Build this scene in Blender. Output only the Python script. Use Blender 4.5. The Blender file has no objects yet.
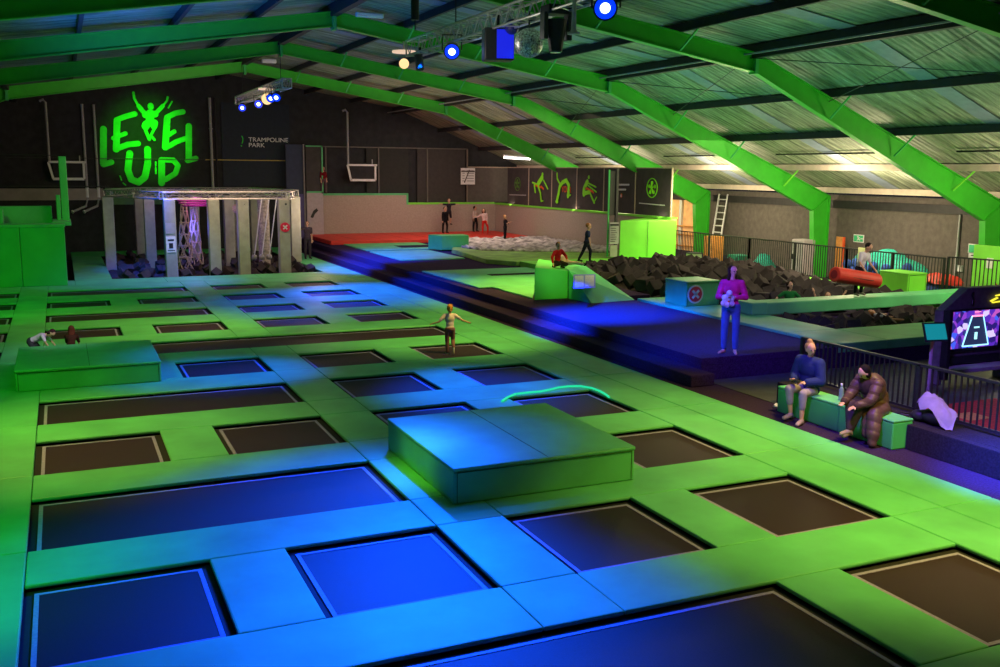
import bpy, bmesh, math, random
from mathutils import Vector, Matrix, Quaternion
random.seed(7)
C = bpy.context.scene.collection
PI = math.pi
V = Vector

# ------------------------------------------------------------------ colour / materials
def lin(c):
    c /= 255.0
    return c/12.92 if c <= 0.04045 else ((c+0.055)/1.055)**2.4
def rgb(r, g, b): return (lin(r), lin(g), lin(b), 1)
_m = {}
def mat(name, col, rough=.6, noise=.12, scale=6, bump=.0, bscale=40, metal=0, spec=.4, kind='noise', emit=None, es=0, alpha=1, trans=0):
    if name in _m: return _m[name]
    m = bpy.data.materials.new(name); m.use_nodes = True
    n = m.node_tree.nodes; l = m.node_tree.links
    b = n['Principled BSDF']
    b.inputs['Roughness'].default_value = rough; b.inputs['Metallic'].default_value = metal
    b.inputs['Specular IOR Level'].default_value = spec
    tc = n.new('ShaderNodeTexCoord')
    t = n.new('ShaderNodeTexNoise'); t.inputs['Scale'].default_value = scale; t.inputs['Detail'].default_value = 5
    l.new(tc.outputs['Object'], t.inputs['Vector'])
    r = n.new('ShaderNodeValToRGB')
    k = noise
    r.color_ramp.elements[0].position = .3; r.color_ramp.elements[1].position = .7
    r.color_ramp.elements[0].color = tuple(max(0, c*(1-k)) for c in col[:3])+(1,)
    r.color_ramp.elements[1].color = tuple(min(1, c*(1+k)) for c in col[:3])+(1,)
    l.new(t.outputs['Fac'], r.inputs['Fac']); l.new(r.outputs['Color'], b.inputs['Base Color'])
    if bump:
        t2 = n.new('ShaderNodeTexNoise'); t2.inputs['Scale'].default_value = bscale; t2.inputs['Detail'].default_value = 4
        l.new(tc.outputs['Object'], t2.inputs['Vector'])
        bp = n.new('ShaderNodeBump'); bp.inputs['Strength'].default_value = bump; bp.inputs['Distance'].default_value = .02
        l.new(t2.outputs['Fac'], bp.inputs['Height']); l.new(bp.outputs['Normal'], b.inputs['Normal'])
    if emit:
        b.inputs['Emission Color'].default_value = emit; b.inputs['Emission Strength'].default_value = es
    if trans: b.inputs['Transmission Weight'].default_value = trans
    _m[name] = m
    return m

def roof_mat():
    m = bpy.data.materials.new('roof_sheet'); m.use_nodes = True
    n = m.node_tree.nodes; l = m.node_tree.links; b = n['Principled BSDF']
    b.inputs['Roughness'].default_value = .55
    tc = n.new('ShaderNodeTexCoord')
    mp = n.new('ShaderNodeMapping'); mp.inputs['Scale'].default_value = (.35, 3.0, .35)
    l.new(tc.outputs['Object'], mp.inputs['Vector'])
    t = n.new('ShaderNodeTexNoise'); t.inputs['Scale'].default_value = 2.2; t.inputs['Detail'].default_value = 9; t.inputs['Roughness'].default_value = .7
    l.new(mp.outputs['Vector'], t.inputs['Vector'])
    r = n.new('ShaderNodeValToRGB'); e = r.color_ramp.elements
    e[0].position = .36; e[0].color = (.05, .07, .045, 1); e[1].position = .56; e[1].color = (.30, .33, .24, 1)
    x = e.new(.645); x.color = (.36, .38, .30, 1)
    x = e.new(.68); x.color = (.85, .88, .78, 1)
    l.new(t.outputs['Fac'], r.inputs['Fac']); l.new(r.outputs['Color'], b.inputs['Base Color'])
    w = n.new('ShaderNodeTexWave'); w.bands_direction = 'Y'; w.inputs['Scale'].default_value = 1.6
    l.new(tc.outputs['Object'], w.inputs['Vector'])
    t2 = n.new('ShaderNodeTexNoise'); t2.inputs['Scale'].default_value = 5; t2.inputs['Detail'].default_value = 6
    l.new(tc.outputs['Object'], t2.inputs['Vector'])
    ad = n.new('ShaderNodeMath'); ad.operation = 'MULTIPLY_ADD'; ad.inputs[1].default_value = .6
    l.new(w.outputs['Fac'], ad.inputs[0]); l.new(t2.outputs['Fac'], ad.inputs[2])
    bp = n.new('ShaderNodeBump'); bp.inputs['Strength'].default_value = .6; bp.inputs['Distance'].default_value = .05
    l.new(ad.outputs[0], bp.inputs['Height']); l.new(bp.outputs['Normal'], b.inputs['Normal'])
    return m

M = {}
M['pad'] = mat('green_vinyl', (.105, .52, .20, 1), .5, .16, 1.3, .12, 3, spec=.45)
M['pad2'] = mat('green_vinyl_darker', (.06, .50, .12, 1), .45, .10, 1.3, .12, 3)
M['lime'] = mat('lime_vinyl', (.22, .78, .06, 1), .5, .08, 1.5, .1, 4)
M['mat'] = mat('trampoline_mesh', (.027, .014, .026, 1), .55, .25, 60, .15, 120, spec=.3)
M['void'] = mat('spring_void', (.008, .009, .012, 1), .8, .3, 20)
M['web'] = mat('webbing', (.26, .25, .50, 1), .6, .15, 30)
M['seam'] = mat('seam', (.03, .16, .03, 1), .8)
M['carpet'] = mat('dark_carpet', (.034, .018, .066, 1), .95, .35, 35, .3, 90, spec=.1)
M['carpetb'] = mat('black_carpet', (.022, .018, .03, 1), .95, .35, 35, .3, 90, spec=.1)
M['floor'] = mat('sealed_floor', (.045, .045, .05, 1), .6, .3, 4)
M['block'] = mat('painted_block', (.125, .105, .095, 1), .85, .18, 5, .5, 18)
M['dark'] = mat('dark_wall', (.022, .022, .026, 1), .8, .3, 3, .3, 12)
M['beige'] = mat('beige_pad_wall', (.42, .35, .30, 1), .8, .10, 14, .15, 30)
M['lilac'] = mat('pale_panel', (.48, .42, .46, 1), .7, .08, 9)
M['steel'] = mat('green_painted_steel', (.045, .50, .025, 1), .42, .08, 3, .06, 20, spec=.5)
M['purlin'] = mat('dark_purlin', (.028, .024, .028, 1), .6, .2, 5)
M['purlin_lit'] = mat('lit_purlin', (.55, .46, .38, 1), .6, .1, 5)  # purlins by the eaves are coloured cream to look lit
M['sky'] = mat('pale_roof_sheet', (.22, .26, .36, 1), .5, .12, 5, .15, 12)
M['roof'] = roof_mat()
M['black'] = mat('black_metal', (.015, .015, .018, 1), .45, .2, 20, spec=.5)
M['blackp'] = mat('black_plastic', (.02, .02, .024, 1), .5, .2, 20)
M['alu'] = mat('truss_aluminium', (.55, .53, .50, 1), .35, .1, 20, metal=.6)
M['grey'] = mat('grey_metal', (.35, .35, .36, 1), .5, .1, 10)
M['pillar'] = mat('grey_vinyl_pillar', (.33, .34, .28, 1), .6, .12, 4, .1, 8)
M['white'] = mat('white_plastic', (.75, .75, .76, 1), .5, .05, 10)
M['foam'] = mat('charcoal_foam', (.055, .045, .046, 1), .95, .35, 3, .3, 30, spec=.1)
M['foamb'] = mat('pale_foam', (.50, .46, .46, 1), .9, .35, 5, .3, 30, spec=.1)
M['limemat'] = mat('wrinkled_lime', (.26,.52,.10,1), .6, .3, 2, .5, 5)
M['red'] = mat('red_vinyl', (.75, .045, .03, 1), .5, .12, 3)
M['banner'] = mat('charcoal_banner', (.05, .044, .045, 1), .7, .2, 3, .1, 6)
M['logo'] = mat('logo_green', (.25, .80, .02, 1), .6, .06, 10)
M['logored'] = mat('logo_red', (.75, .10, .02, 1), .6, .06, 10)
M['paint'] = mat('painted_logo_green', (.04, .75, .04, 1), .7, .15, 2)
M['ink'] = mat('white_ink', (.70, .70, .72, 1), .7, .05, 10)
M['orange'] = mat('orange_wood', (.62, .26, .06, 1), .6, .2, 8)
M['teal'] = mat('teal_net', (.02, .35, .28, 1), .7, .4, 18, .5, 30)
M['bluef'] = mat('blue_fabric', (.03, .08, .40, 1), .7, .5, 14, .5, 30)
M['rope'] = mat('rope_tan', (.45, .36, .28, 1), .8, .2, 30, .3, 80)
M['bluenet'] = mat('violet_sheet', (.25, .12, .55, 1), .7, .2, 5)

# ------------------------------------------------------------------ mesh builder
class MB:
    def __init__(s): s.bm = bmesh.new()
    def poly(s, pts, f):
        v = [s.bm.verts.new(p) for p in pts]
        for q in f: s.bm.faces.new([v[i] for i in q])
        return s
    def box(s, x0, x1, y0, y1, z0, z1):
        s.poly([(x0,y0,z0),(x1,y0,z0),(x1,y1,z0),(x0,y1,z0),(x0,y0,z1),(x1,y0,z1),(x1,y1,z1),(x0,y1,z1)],
               [(0,3,2,1),(4,5,6,7),(0,1,5,4),(1,2,6,5),(2,3,7,6),(3,0,4,7)]); return s
    def frame(s, p, q, up=(0,0,1)):
        d = (V(q)-V(p)).normalized(); u = V(up)
        if abs(d.dot(u)) > .97: u = V((0,1,0)) if abs(d.y) < .9 else V((1,0,0))
        a = d.cross(u).normalized(); return d, a, a.cross(d).normalized()
    def bar(s, p, q, w, h, up=(0,0,1)):
        d, a, b = s.frame(p, q, up); p = V(p); q = V(q); a = a*w/2; b = b*h/2
        s.poly([p-a-b, p+a-b, p+a+b, p-a+b, q-a-b, q+a-b, q+a+b, q-a+b],
               [(0,1,2,3),(7,6,5,4),(0,4,5,1),(1,5,6,2),(2,6,7,3),(3,7,4,0)]); return s
    def tube(s, pts, r, seg=8, r2=None):
        pts = [V(p) for p in pts]; rings = []
        for i, p in enumerate(pts):
            a = pts[max(0, i-1)]; b = pts[min(len(pts)-1, i+1)]
            d, u, w = s.frame(a, b)
            rr = r if r2 is None else r+(r2-r)*i/(len(pts)-1)
            rings.append([s.bm.verts.new(p+(u*math.cos(t)+w*math.sin(t))*rr) for t in [2*PI*k/seg for k in range(seg)]])
        for A, B in zip(rings, rings[1:]):
            for k in range(seg): s.bm.faces.new([A[k], A[(k+1)%seg], B[(k+1)%seg], B[k]])
        s.bm.faces.new(rings[0][::-1]); s.bm.faces.new(rings[-1]); return s
    def prism(s, pts, axis, a, b):
        # pts 2-D outline; axis 'x','y','z' = extrusion direction
        def m(p, t):
            return (t, p[0], p[1]) if axis == 'x' else (p[0], t, p[1]) if axis == 'y' else (p[0], p[1], t)
        n = len(pts); A = [s.bm.verts.new(m(p, a)) for p in pts]; B = [s.bm.verts.new(m(p, b)) for p in pts]
        s.bm.faces.new(A[::-1]); s.bm.faces.new(B)
        for i in range(n): s.bm.faces.new([A[i], A[(i+1)%n], B[(i+1)%n], B[i]])
        return s
    def ball(s, c, r, seg=16, rot=None):
        if not hasattr(r, '__len__'): r = (r, r, r)
        mx = Matrix.Translation(V(c)) @ (rot.to_matrix().to_4x4() if rot else Matrix()) @ Matrix.Diagonal((r[0], r[1], r[2], 1))
        nv = max(6, seg*2//3); top = s.bm.verts.new(mx @ V((0,0,1))); bot = s.bm.verts.new(mx @ V((0,0,-1))); R = []
        for i in range(1, nv):
            th = PI*i/nv; R.append([s.bm.verts.new(mx @ V((math.sin(th)*math.cos(2*PI*k/seg), math.sin(th)*math.sin(2*PI*k/seg), math.cos(th)))) for k in range(seg)])
        F_ = s.bm.faces.new
        for k in range(seg):
            k2 = (k+1) % seg; F_((top, R[0][k], R[0][k2])); F_((bot, R[-1][k2], R[-1][k]))
            for A, B in zip(R, R[1:]): F_((A[k], B[k], B[k2], A[k2]))
        return s
    def limb(s, p, q, r0, r1, seg=12):
        s.tube([p, q], r0, seg, r1); s.ball(p, r0, seg); s.ball(q, r1, seg); return s
    def disc(s, c, axis, r, t, seg=20):
        c = V(c); ax = V(axis).normalized(); s.tube([c-ax*t/2, c+ax*t/2], r, seg); return s
    def mesh(s, name):
        bmesh.ops.recalc_face_normals(s.bm, faces=s.bm.faces)
        me = bpy.data.meshes.new(name); s.bm.to_mesh(me); s.bm.free(); return me
    def build(s, name, m, parent=None, bevel=0, smooth=False, **kw):
        if parent is not None:
            for v in s.bm.verts: v.co -= V(parent['_o'])if '_o' in parent.keys() else V((0,0,0))
        me = s.mesh(name)
        return link(name, me, m, parent, bevel, smooth, **kw)

def link(name, me, m, parent=None, bevel=0, smooth=False, label=None):
    o = bpy.data.objects.new(name, me); C.objects.link(o)
    if m: me.materials.clear(); me.materials.append(m)
    if parent is not None:
        o.parent = parent
        if '_o' in parent.keys(): o['_o'] = list(parent['_o'])
    if smooth:
        for p in me.polygons: p.use_smooth = True
    if bevel:
        b = o.modifiers.new('bevel', 'BEVEL'); b.width = bevel; b.segments = 2; b.limit_method = 'ANGLE'
    if label: o['label'] = label
    return o
def thing(name, label, cat, loc=(0,0,0), group=None, parent=None):
    o = bpy.data.objects.new(name, None); C.objects.link(o); o.location = loc; o.empty_display_size = .1
    o['_o'] = list(loc); tag(o, label, cat, group); return o
def tag(o, label, cat, group=None, kind=None):
    if label: o['label'] = label
    if cat: o['category'] = cat
    if group: o['group'] = group
    if kind: o['kind'] = kind
    return o
def struct(name, mb, m, label=None, **kw):
    o = mb.build(name, m, **kw); o['kind'] = 'structure'
    if label: o['label'] = label
    return o
SC = bpy.data.scenes.new('scratch')
def remesh(mb, voxel, name='m', smooth=3):
    me = mb.mesh('tmp'); o = bpy.data.objects.new('tmp', me); SC.collection.objects.link(o)
    r = o.modifiers.new('r', 'REMESH'); r.mode = 'VOXEL'; r.voxel_size = voxel; r.use_smooth_shade = True
    if smooth:
        sm = o.modifiers.new('s', 'SMOOTH'); sm.factor = .5; sm.iterations = smooth
    SC.view_layers[0].update(); dg = SC.view_layers[0].depsgraph
    out = bpy.data.meshes.new_from_object(o.evaluated_get(dg)); out.name = name
    bpy.data.objects.remove(o); bpy.data.meshes.remove(me)
    for p in out.polygons: p.use_smooth = True
    return out
def copy_tree(o, parent=None):
    c = o.copy(); C.objects.link(c)
    if parent is not None: c.parent = parent
    for ch in list(o.children): copy_tree(ch, c)
    return c
def text_mesh(s, size, depth=.006):
    cu = bpy.data.curves.new('t', 'FONT'); cu.body = s; cu.size = size; cu.extrude = depth/2; cu.align_x = 'LEFT'
    o = bpy.data.objects.new('t', cu); SC.collection.objects.link(o)
    SC.view_layers[0].update(); dg = SC.view_layers[0].depsgraph
    me = bpy.data.meshes.new_from_object(o.evaluated_get(dg)); bpy.data.objects.remove(o); return me

# ------------------------------------------------------------------ camera (also used to read wall artwork outlines)
F, YAW, PITCH, ROLL, H = 973.93, 0.42203, 0.166193, 0.0085736, 4.0
fw = V((math.sin(YAW)*math.cos(PITCH), math.cos(YAW)*math.cos(PITCH), -math.sin(PITCH)))
rt = V((math.cos(YAW), -math.sin(YAW), 0)); up = rt.cross(fw)
r2 = math.cos(ROLL)*rt+math.sin(ROLL)*up; u2 = -math.sin(ROLL)*rt+math.cos(ROLL)*up
cam = bpy.data.cameras.new('camera'); co = bpy.data.objects.new('camera', cam); C.objects.link(co)
cam.sensor_width = 36; cam.lens = F*36/1000; cam.clip_end = 200
co.matrix_world = Matrix.Translation((0, 0, H)) @ Matrix((r2, u2, -fw)).transposed().to_4x4()
bpy.context.scene.camera = co
def ray(px, py): return fw+r2*((px-500)/F)-u2*((py-333.5)/F)
def onY(px, py, y): d = ray(px, py); t = y/d.y; return V((t*d.x, y, H+t*d.z))
def onX(px, py, x): d = ray(px, py); t = x/d.x; return V((x, t*d.y, H+t*d.z))

# ------------------------------------------------------------------ shell of the hall
P = .42                                   # raised platform
XL, XR, Y0, YE = -11.4, 26.4, -4.0, 51.0
PROF = [(XL, 3.3), (-1.65, 7.25), (7.45, 8.65), (16.55, 7.25), (XR, 3.3)]
struct('floor', MB().box(XL, XR, Y0, YE, -.60, -.45), M['floor'])
struct('wall_left', MB().box(XL-.2, XL, Y0, YE, -.6, 3.5), M['dark'])
struct('wall_right', MB().box(XR, XR+.2, Y0, YE, -.6, 3.2), M['block'])
gable = [(XL, -.6), (XR, -.6), (XR, 3.3), (16.55, 7.35), (7.45, 8.75), (-1.65, 7.35), (XL, 3.3)]
wb = struct('wall_back', MB().prism(gable, 'y', YE, YE+.2), M['dark'])
struct('wall_front', MB().prism(gable, 'y', Y0-.2, Y0), M['dark'])
cl = MB()
for (xa, za), (xb, zb) in zip(PROF, PROF[1:]):
    cl.poly([(xa,Y0,za),(xb,Y0,zb),(xb,YE,zb),(xa,YE,za),(xa,Y0,za+.06),(xb,Y0,zb+.06),(xb,YE,zb+.06),(xa,YE,za+.06)],
            [(0,1,2,3),(7,6,5,4),(0,4,5,1),(2,6,7,3)])
ceil = struct('ceiling', cl, M['roof'], 'pitched metal sheet roof')
def roofz(x):
    for (xa, za), (xb, zb) in zip(PROF, PROF[1:]):
        if xa <= x <= xb: return za+(zb-za)*(x-xa)/(xb-xa)
for i, x in enumerate([25.9, 23.9, 21.5, 19.1, 16.55, 14.2, 11.8, 9.6, 7.45, 5.3, 3.1, .7, -1.65, -4.1, -6.5, -9]):
    z = roofz(x); big = x in (16.55, 7.45, -1.65)
    h = .34 if big else .2
    b = MB().box(x-(.10 if big else .05), x+(.10 if big else .05), Y0, YE, z-h-.02, z-.02)
    b.build('purlin', M['purlin_lit'] if x > 23 else M['purlin'], ceil)
    if big and x > 10:
        MB().box(x-.35, x-.31, Y0, YE, z-.30, z-.26).build('conduit', M['grey'], ceil)
FR = [-1.5, 6.0, 13.5, 21.0, 28.4, 35.8, 43.2, 50.7]
for a, b in zip(FR, FR[1:]):              # pale translucent sheets midway between the frames
    ym = (a+b)/2+.4
    for (xa, za), (xb, zb) in zip(PROF, PROF[1:]):
        MB().poly([(xa,ym-.28,za-.012),(xb,ym-.28,zb-.012),(xb,ym+.28,zb-.012),(xa,ym+.28,za-.012),
                   (xa,ym-.28,za-.03),(xb,ym-.28,zb-.03),(xb,ym+.28,zb-.03),(xa,ym+.28,za-.03)],
                  [(0,1,2,3),(7,6,5,4),(0,4,5,1),(2,6,7,3),(0,3,7,4),(1,2,6,5)]).build('pale_roof_sheet', M['sky'], ceil)

# steel portal frames
def web(mb, A, B, B2, A2, y, fwid=.2, tw=.03):
    q = lambda t: [V((p[0], y+t, p[1])) for p in (A, B, B2, A2)]
    mb.poly(q(-tw/2)+q(tw/2), [(0,1,2,3),(7,6,5,4),(0,4,5,1),(1,5,6,2),(2,6,7,3),(3,7,4,0)])
    for (s, e) in ((A, B), (A2, B2)): mb.bar((s[0], y, s[1]), (e[0], y, e[1]), fwid, .03)
ordn = ['nearest overhead', 'crossing the top right corner of the photo', 'second in view from the front, ending at the right edge',
        'in the middle, its column behind the red tube', 'next beyond the middle one, its column beside the orange crate', 'farthest, its foot hidden by the charcoal banners']
for i, y in enumerate(FR[1:7]):
    t = thing('portal_frame', 'green painted steel roof frame '+ordn[i], 'steel frame', (7.45, y, 0), 'green steel roof frames')
    xl, xr = XL+.25, XR-.3
    top = [(xl, 3.15), (-1.65, 7.02), (7.45, 8.42), (16.55, 7.02), (xr, 3.15)]
    bot = [(xl+.75, 2.62), (-1.65, 6.55), (7.45, 8.02), (16.55, 6.55), (xr-.75, 2.62)]
    for k in range(4):
        m = MB(); web(m, top[k], top[k+1], bot[k+1], bot[k], y); m.build('rafter', M['steel'], t)
    for sx, x in ((-1, xl), (1, xr)):
        xi = x-sx*.75; xb = x-sx*.5; m = MB()
        m.prism([(x, 3.15), (x, -.45), (xb, -.45), (xi, 2.62)], 'y', y-.015, y+.015)
        m.bar((x, y, 3.15), (x, y, -.45), .03, .22, (0,1,0)); m.bar((xi, y, 2.62), (xb, y, -.45), .03, .22, (0,1,0))
        m.bar((x, y, 3.15), (xi, y, 2.62), .22, .03)
        m.build('column', M['steel'], t)
    for x, z in ((-1.65, 6.8), (7.45, 8.2), (16.55, 6.8)):
        MB().box(x-.05, x+.05, y-.13, y+.13, z-.30, z+.25).build('splice_plate', M['pad2'], t)
    for k, x in enumerate([9.6, 11.8, 14.2, 19.1, 21.5, 23.9]):
        zt = roofz(x)-.23; m = MB(); zb = zt-(.42 if x < 16 else .55)
        m.bar((x, y-.1, zb), (x+.05, y-.75, zt+.02), .045, .035)
        m.build('fly_brace', M['lime'] if x > 23 else M['pad2'], t)  # braces near the knees get a brighter green, as if lit
# a few thin roof bracing rods
for a, b in (((16.4,21,6.9),(19.1,28.4,5.9)), ((19.1,21,5.9),(16.4,28.4,6.9)), ((16.4,28.4,6.9),(19.1,35.8,5.9)), ((19.1,28.4,5.9),(16.4,35.8,6.9)), ((16.4,13.5,6.9),(19.1,21,5.9)),((19.1,13.5,5.9),(16.4,21,6.9))):
    MB().tube([a, b], .012, 6).build('brace_rod', M['black'], ceil)

# ------------------------------------------------------------------ trampoline deck
ROW = {'R8': (5.40, 7.22), 'R7': (8.16, 9.96), 'R6': (10.9, 12.68), 'R5': (13.70, 15.43), 'R4': (16.46, 18.18), 'R3': (19.27, 20.95),
       'L2': (22.05, 23.62), 'D': (24.80, 26.38), 'C': (27.60, 29.1), 'B': (30.40, 31.87), 'A': (33.20, 34.62)}
COL = [(-3.09, -1.36), (-.54, 1.185), (1.975, 3.695), (4.53, 6.262), (7.075, 8.765)]
RN = ['R8','R7','R6','R5','R4','R3','L2','D','C','B','A']
ORD = ['nearest', 'second', 'third', 'fourth', 'fifth', 'sixth', 'seventh', 'eighth', 'ninth', 'tenth', 'farthest']
LN = ['far left lane', 'first lane right of the long left pad strip', 'second lane from that strip', 'third lane, right of the central strip', 'rightmost lane']
TR = {'R8': [(1,1),(2,3),(4,4)], 'R7': [(1,1),(2,2),(3,3),(4,4)], 'R6': [(1,2),(3,3),(4,4)], 'R5': [(1,1),(2,2),(3,3),(4,4)],
      'R4': [(1,2),(3,3),(4,4)], 'R3': [(1,1),(2,2),(3,3),(4,4)], 'L2': [(0,0),(1,4)], 'D': [(0,0),(1,1),(2,2),(3,3),(4,4)],
      'C': [(0,0),(1,2),(3,3),(4,4)], 'B': [(0,0),(1,1),(2,2),(3,3),(4,4)], 'A': [(0,0),(1,2),(3,3),(4,4)]}
LANE = {0: 'far left lane', 1: 'left lane', 2: 'second lane', 3: 'third lane', 4: 'right lane'}
def trampoline(r, c0, c1):
    y0, y1 = ROW[r]; x0, x1 = COL[c0][0], COL[c1][1]; i = RN.index(r)
    sp = {('R3',4): 'dark square trampoline under the jumping girl in white top', ('R5',4): 'blue lit square trampoline beside the glowing light rope',
          ('R6',3): 'square trampoline mostly covered by the big foam block', ('R3',1): 'square trampoline covered by the left foam block',
          ('R8',2): 'largest long trampoline cut by the bottom edge of the photo'}
    if (r, c0) in sp: lab = sp[(r, c0)]
    elif c0 == c1: lab = 'square black trampoline in the %s row%s, %s' % (ORD[i], '' if i in (0, 10) else ' from the front', LANE[c0])
    else: lab = 'long black trampoline in the %s row%s, spanning %s to %s' % (ORD[i], '' if i in (0, 10) else ' from the front', LANE[c0].replace(' lane',''), LANE[c1])
    t = thing('trampoline', lab, 'trampoline', ((x0+x1)/2, (y0+y1)/2, -.45), 'trampolines sunk in the green deck')
    g = .085; w = .045; z = -.065
    m = MB().box(x0+g+w, x1-g-w, y0+g+w, y1-g-w, z-.02, z); m.build('jumping_mat', M['mat'], t)
    m = MB()
    a, b, c, d = x0+g, x1-g, y0+g, y1-g
    m.box(a, b, c, c+w, z-.022, z+.006).box(a, b, d-w, d, z-.022, z+.006).box(a, a+w, c+w, d-w, z-.022, z+.006).box(b-w, b, c+w, d-w, z-.022, z+.006)
    m.build('webbing_border', M['web'], t)
    m = MB()
    a, b, c, d = x0-.2, x1+.2, y0-.2, y1+.2
    e = .18
    m.box(a, b, c, c+e, -.45, -.14).box(a, b, d-e, d, -.45, -.14).box(a, a+e, c+e, d-e, -.45, -.14).box(b-e, b, c+e, d-e, -.45, -.14)
    m.build('steel_frame', M['void'], t)
    m = MB(); a, b, c, d = x0-.02, x1+.02, y0-.02, y1+.02; e = g+.03
    m.box(a, b, c, c+e, z-.030, z-.012).box(a, b, d-e, d, z-.030, z-.012).box(a, a+e, c+e, d-e, z-.030, z-.012).box(b-e, b, c+e, d-e, z-.030, z-.012)
    m.build('gap_shade', M['void'], t)  # black sheet laid in the gap round the mat as its shade
for r in RN:
    for c0, c1 in TR[r]: trampoline(r, c0, c1)

deck = thing('padded_deck', 'green vinyl padding deck surrounding the sunken trampolines', 'padding', (4, 18, -.12))
def pad(x0, x1, y0, y1, z1=0, z0=-.05, m='pad', parent=None):
    e = .003
    MB().box(x0+e, x1-e, y0+e, y1-e, z0, z1).build('safety_pad', M[m], parent or deck, bevel=.018)
rows = [ROW[r] for r in RN]
prev = 2.6
gaps = []
for (a, b) in rows: gaps.append((prev, a)); prev = b
gaps.append((prev, 36.1))
for gi, (a, b) in enumerate(gaps):       # pads across, between the rows
    pad(-.54, 3.695, a, b); pad(4.53, 8.765, a, b)
    if gi >= 6: pad(-3.09, -1.36, a, b)
for r in RN:                              # pads between neighbours of one row
    y0, y1 = ROW[r]; tr = TR[r]
    covered = set()
    for c0, c1 in tr:
        for k in range(c0, c1): covered.add(k)
    if 1 not in covered: pad(1.185, 1.975, y0, y1)
    if 3 not in covered: pad(6.262, 7.075, y0, y1)
    if 2 not in covered: pad(3.695, 4.53, y0, y1)
for gi, (a, b) in enumerate(gaps): pad(3.695, 4.53, a, b)
ys = [-1.0, 2.6]+[(g[0]+g[1])/2 for g in gaps[1:]][:]
ys = [2.6]+[g[1]-.0 for g in gaps[1:-1]]+[36.1]
for a, b in zip(ys, ys[1:]):
    pad(-1.36, -.54, a, b)
    pad(8.765, 9.6, a, b); pad(9.6, 10.47, a, b)
    if b < 20: pad(-2.4, -1.36, a, b); pad(-3.6, -2.4, a, b)
    if b < 23 and a > 18: pad(-3.6, -1.36, a, b)
for y in (2.6-3.4, ):                     # foreground below the frame
    for k in range(6): pad(-3.6+k*2.35, -1.25+k*2.35, y, 2.6)
pad(-5.4, -3.6, -.8, 20); pad(-5.4, -3.09, 20, 36.1)
struct('trim_1', MB().box(-5.5, 10.5, -.9, 48, -.45, -.13).box(10.47,10.52,-.9,48,-.45,-.02), M['void']) if False else None

# rear of the deck, round the ninja-rig foam pit
for a, b in ((0.3, 3.3), (3.3, 6.6), (6.6, 10.47)): pad(a, b, 36.1, 37.7)
pad(-5.4, .3, 36.1, 37.7)
pad(.3, 1.55, 37.7, 43); pad(.3, 1.55, 43, 48.2)
pad(9.3, 10.47, 37.7, 43); pad(9.3, 10.47, 43, 48.2)
pad(.3, 5, 48.2, 50.4, m='pad2'); pad(5, 10.47, 48.2, 50.4, m='pad2')

# ------------------------------------------------------------------ carpeted walkway, steps and platform
struct('trim_1', MB().box(10.49, 11.3, Y0, YE, -.45, -.03), M['carpet'], 'dark carpet walkway beside the deck')
struct('trim_2', MB().box(10.68, 11.22, 14.95, YE-.02, -.03, .2), M['carpet'], 'lower carpeted step', bevel=.02)
struct('trim_3', MB().box(11.2, XR, 15.36, 24.2, -.45, P-.14).box(11.2, 14.63, 15.36, 24.2, P-.14, P).box(11.2, XR, 33.6, YE, -.45, P-.0).box(11.2, 15.7, 24.2, 33.6, -.45, P).box(15.7, XR, 31.35, 33.6, -.45, P-.15)
       .box(24.1, XR, 15.36, 33.6, -.45, P-.3), M['carpet'], 'raised carpeted platform', bevel=.01)
struct('trim_4', MB().box(11.3, XR, Y0, 15.34, -.45, -.02), M['floor'], 'dark floor below the platform')

led = thing('padded_ledge', 'green padded ledge around the big foam pit and balance beam', 'padding', (19, 20, P))
def lp(x0, x1, y0, y1, m='pad', z1=None, z0=None):
    MB().box(x0, x1, y0, y1, P-.14 if z0 is None else z0, (P+.06) if z1 is None else z1).build('safety_pad', M[m], led, bevel=.02)
lp(14.63, 16.05, 15.40, 16.95); lp(16.055, 19.5, 15.40, 16.95); lp(19.505, 24, 15.40, 16.95)
lp(14.63, 16.05, 16.955, 19.4); lp(14.63, 16.05, 19.405, 23.2)
lp(22.35, 23.3, 20.4, 25, 'lime'); lp(22.35, 23.3, 25.005, 29, 'lime'); lp(22.35, 23.3, 29.005, 34.6, 'lime')
lp(15.7, 19, 31.3, 33.2, 'lime', z1=.62); lp(19.005, 22.35, 31.3, 33.2, 'lime', z1=.62)
lp(22.35, 24.2, 16.955, 19.3, 'pad')
# pit inner faces
MB().box(22.3, 22.36, 17, 31.3, -.4, P).build('pit_lining', M['lime'], led)
MB().box(16, 22.3, 31.24, 31.3, -.4, .5).build('pit_lining', M['lime'], led)
# balance beam
bb = thing('balance_beam', 'long green padded balance beam crossing the foam pit', 'beam', (19, 19.6, P))
MB().box(16.05, 24.2, 19.42, 20.0, P+.02, P+.34).build('beam_body', M['pad'], bb, bevel=.03)
MB().box(15.55, 16.05, 19.35, 20.25, P+.06, P+.37).build('end_block', M['pad'], bb, bevel=.03)
MB().box(19.5, 19.95, 19.55, 19.9, -.4, P+.03).build('support_post', M['pad'], bb, bevel=.02)

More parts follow.
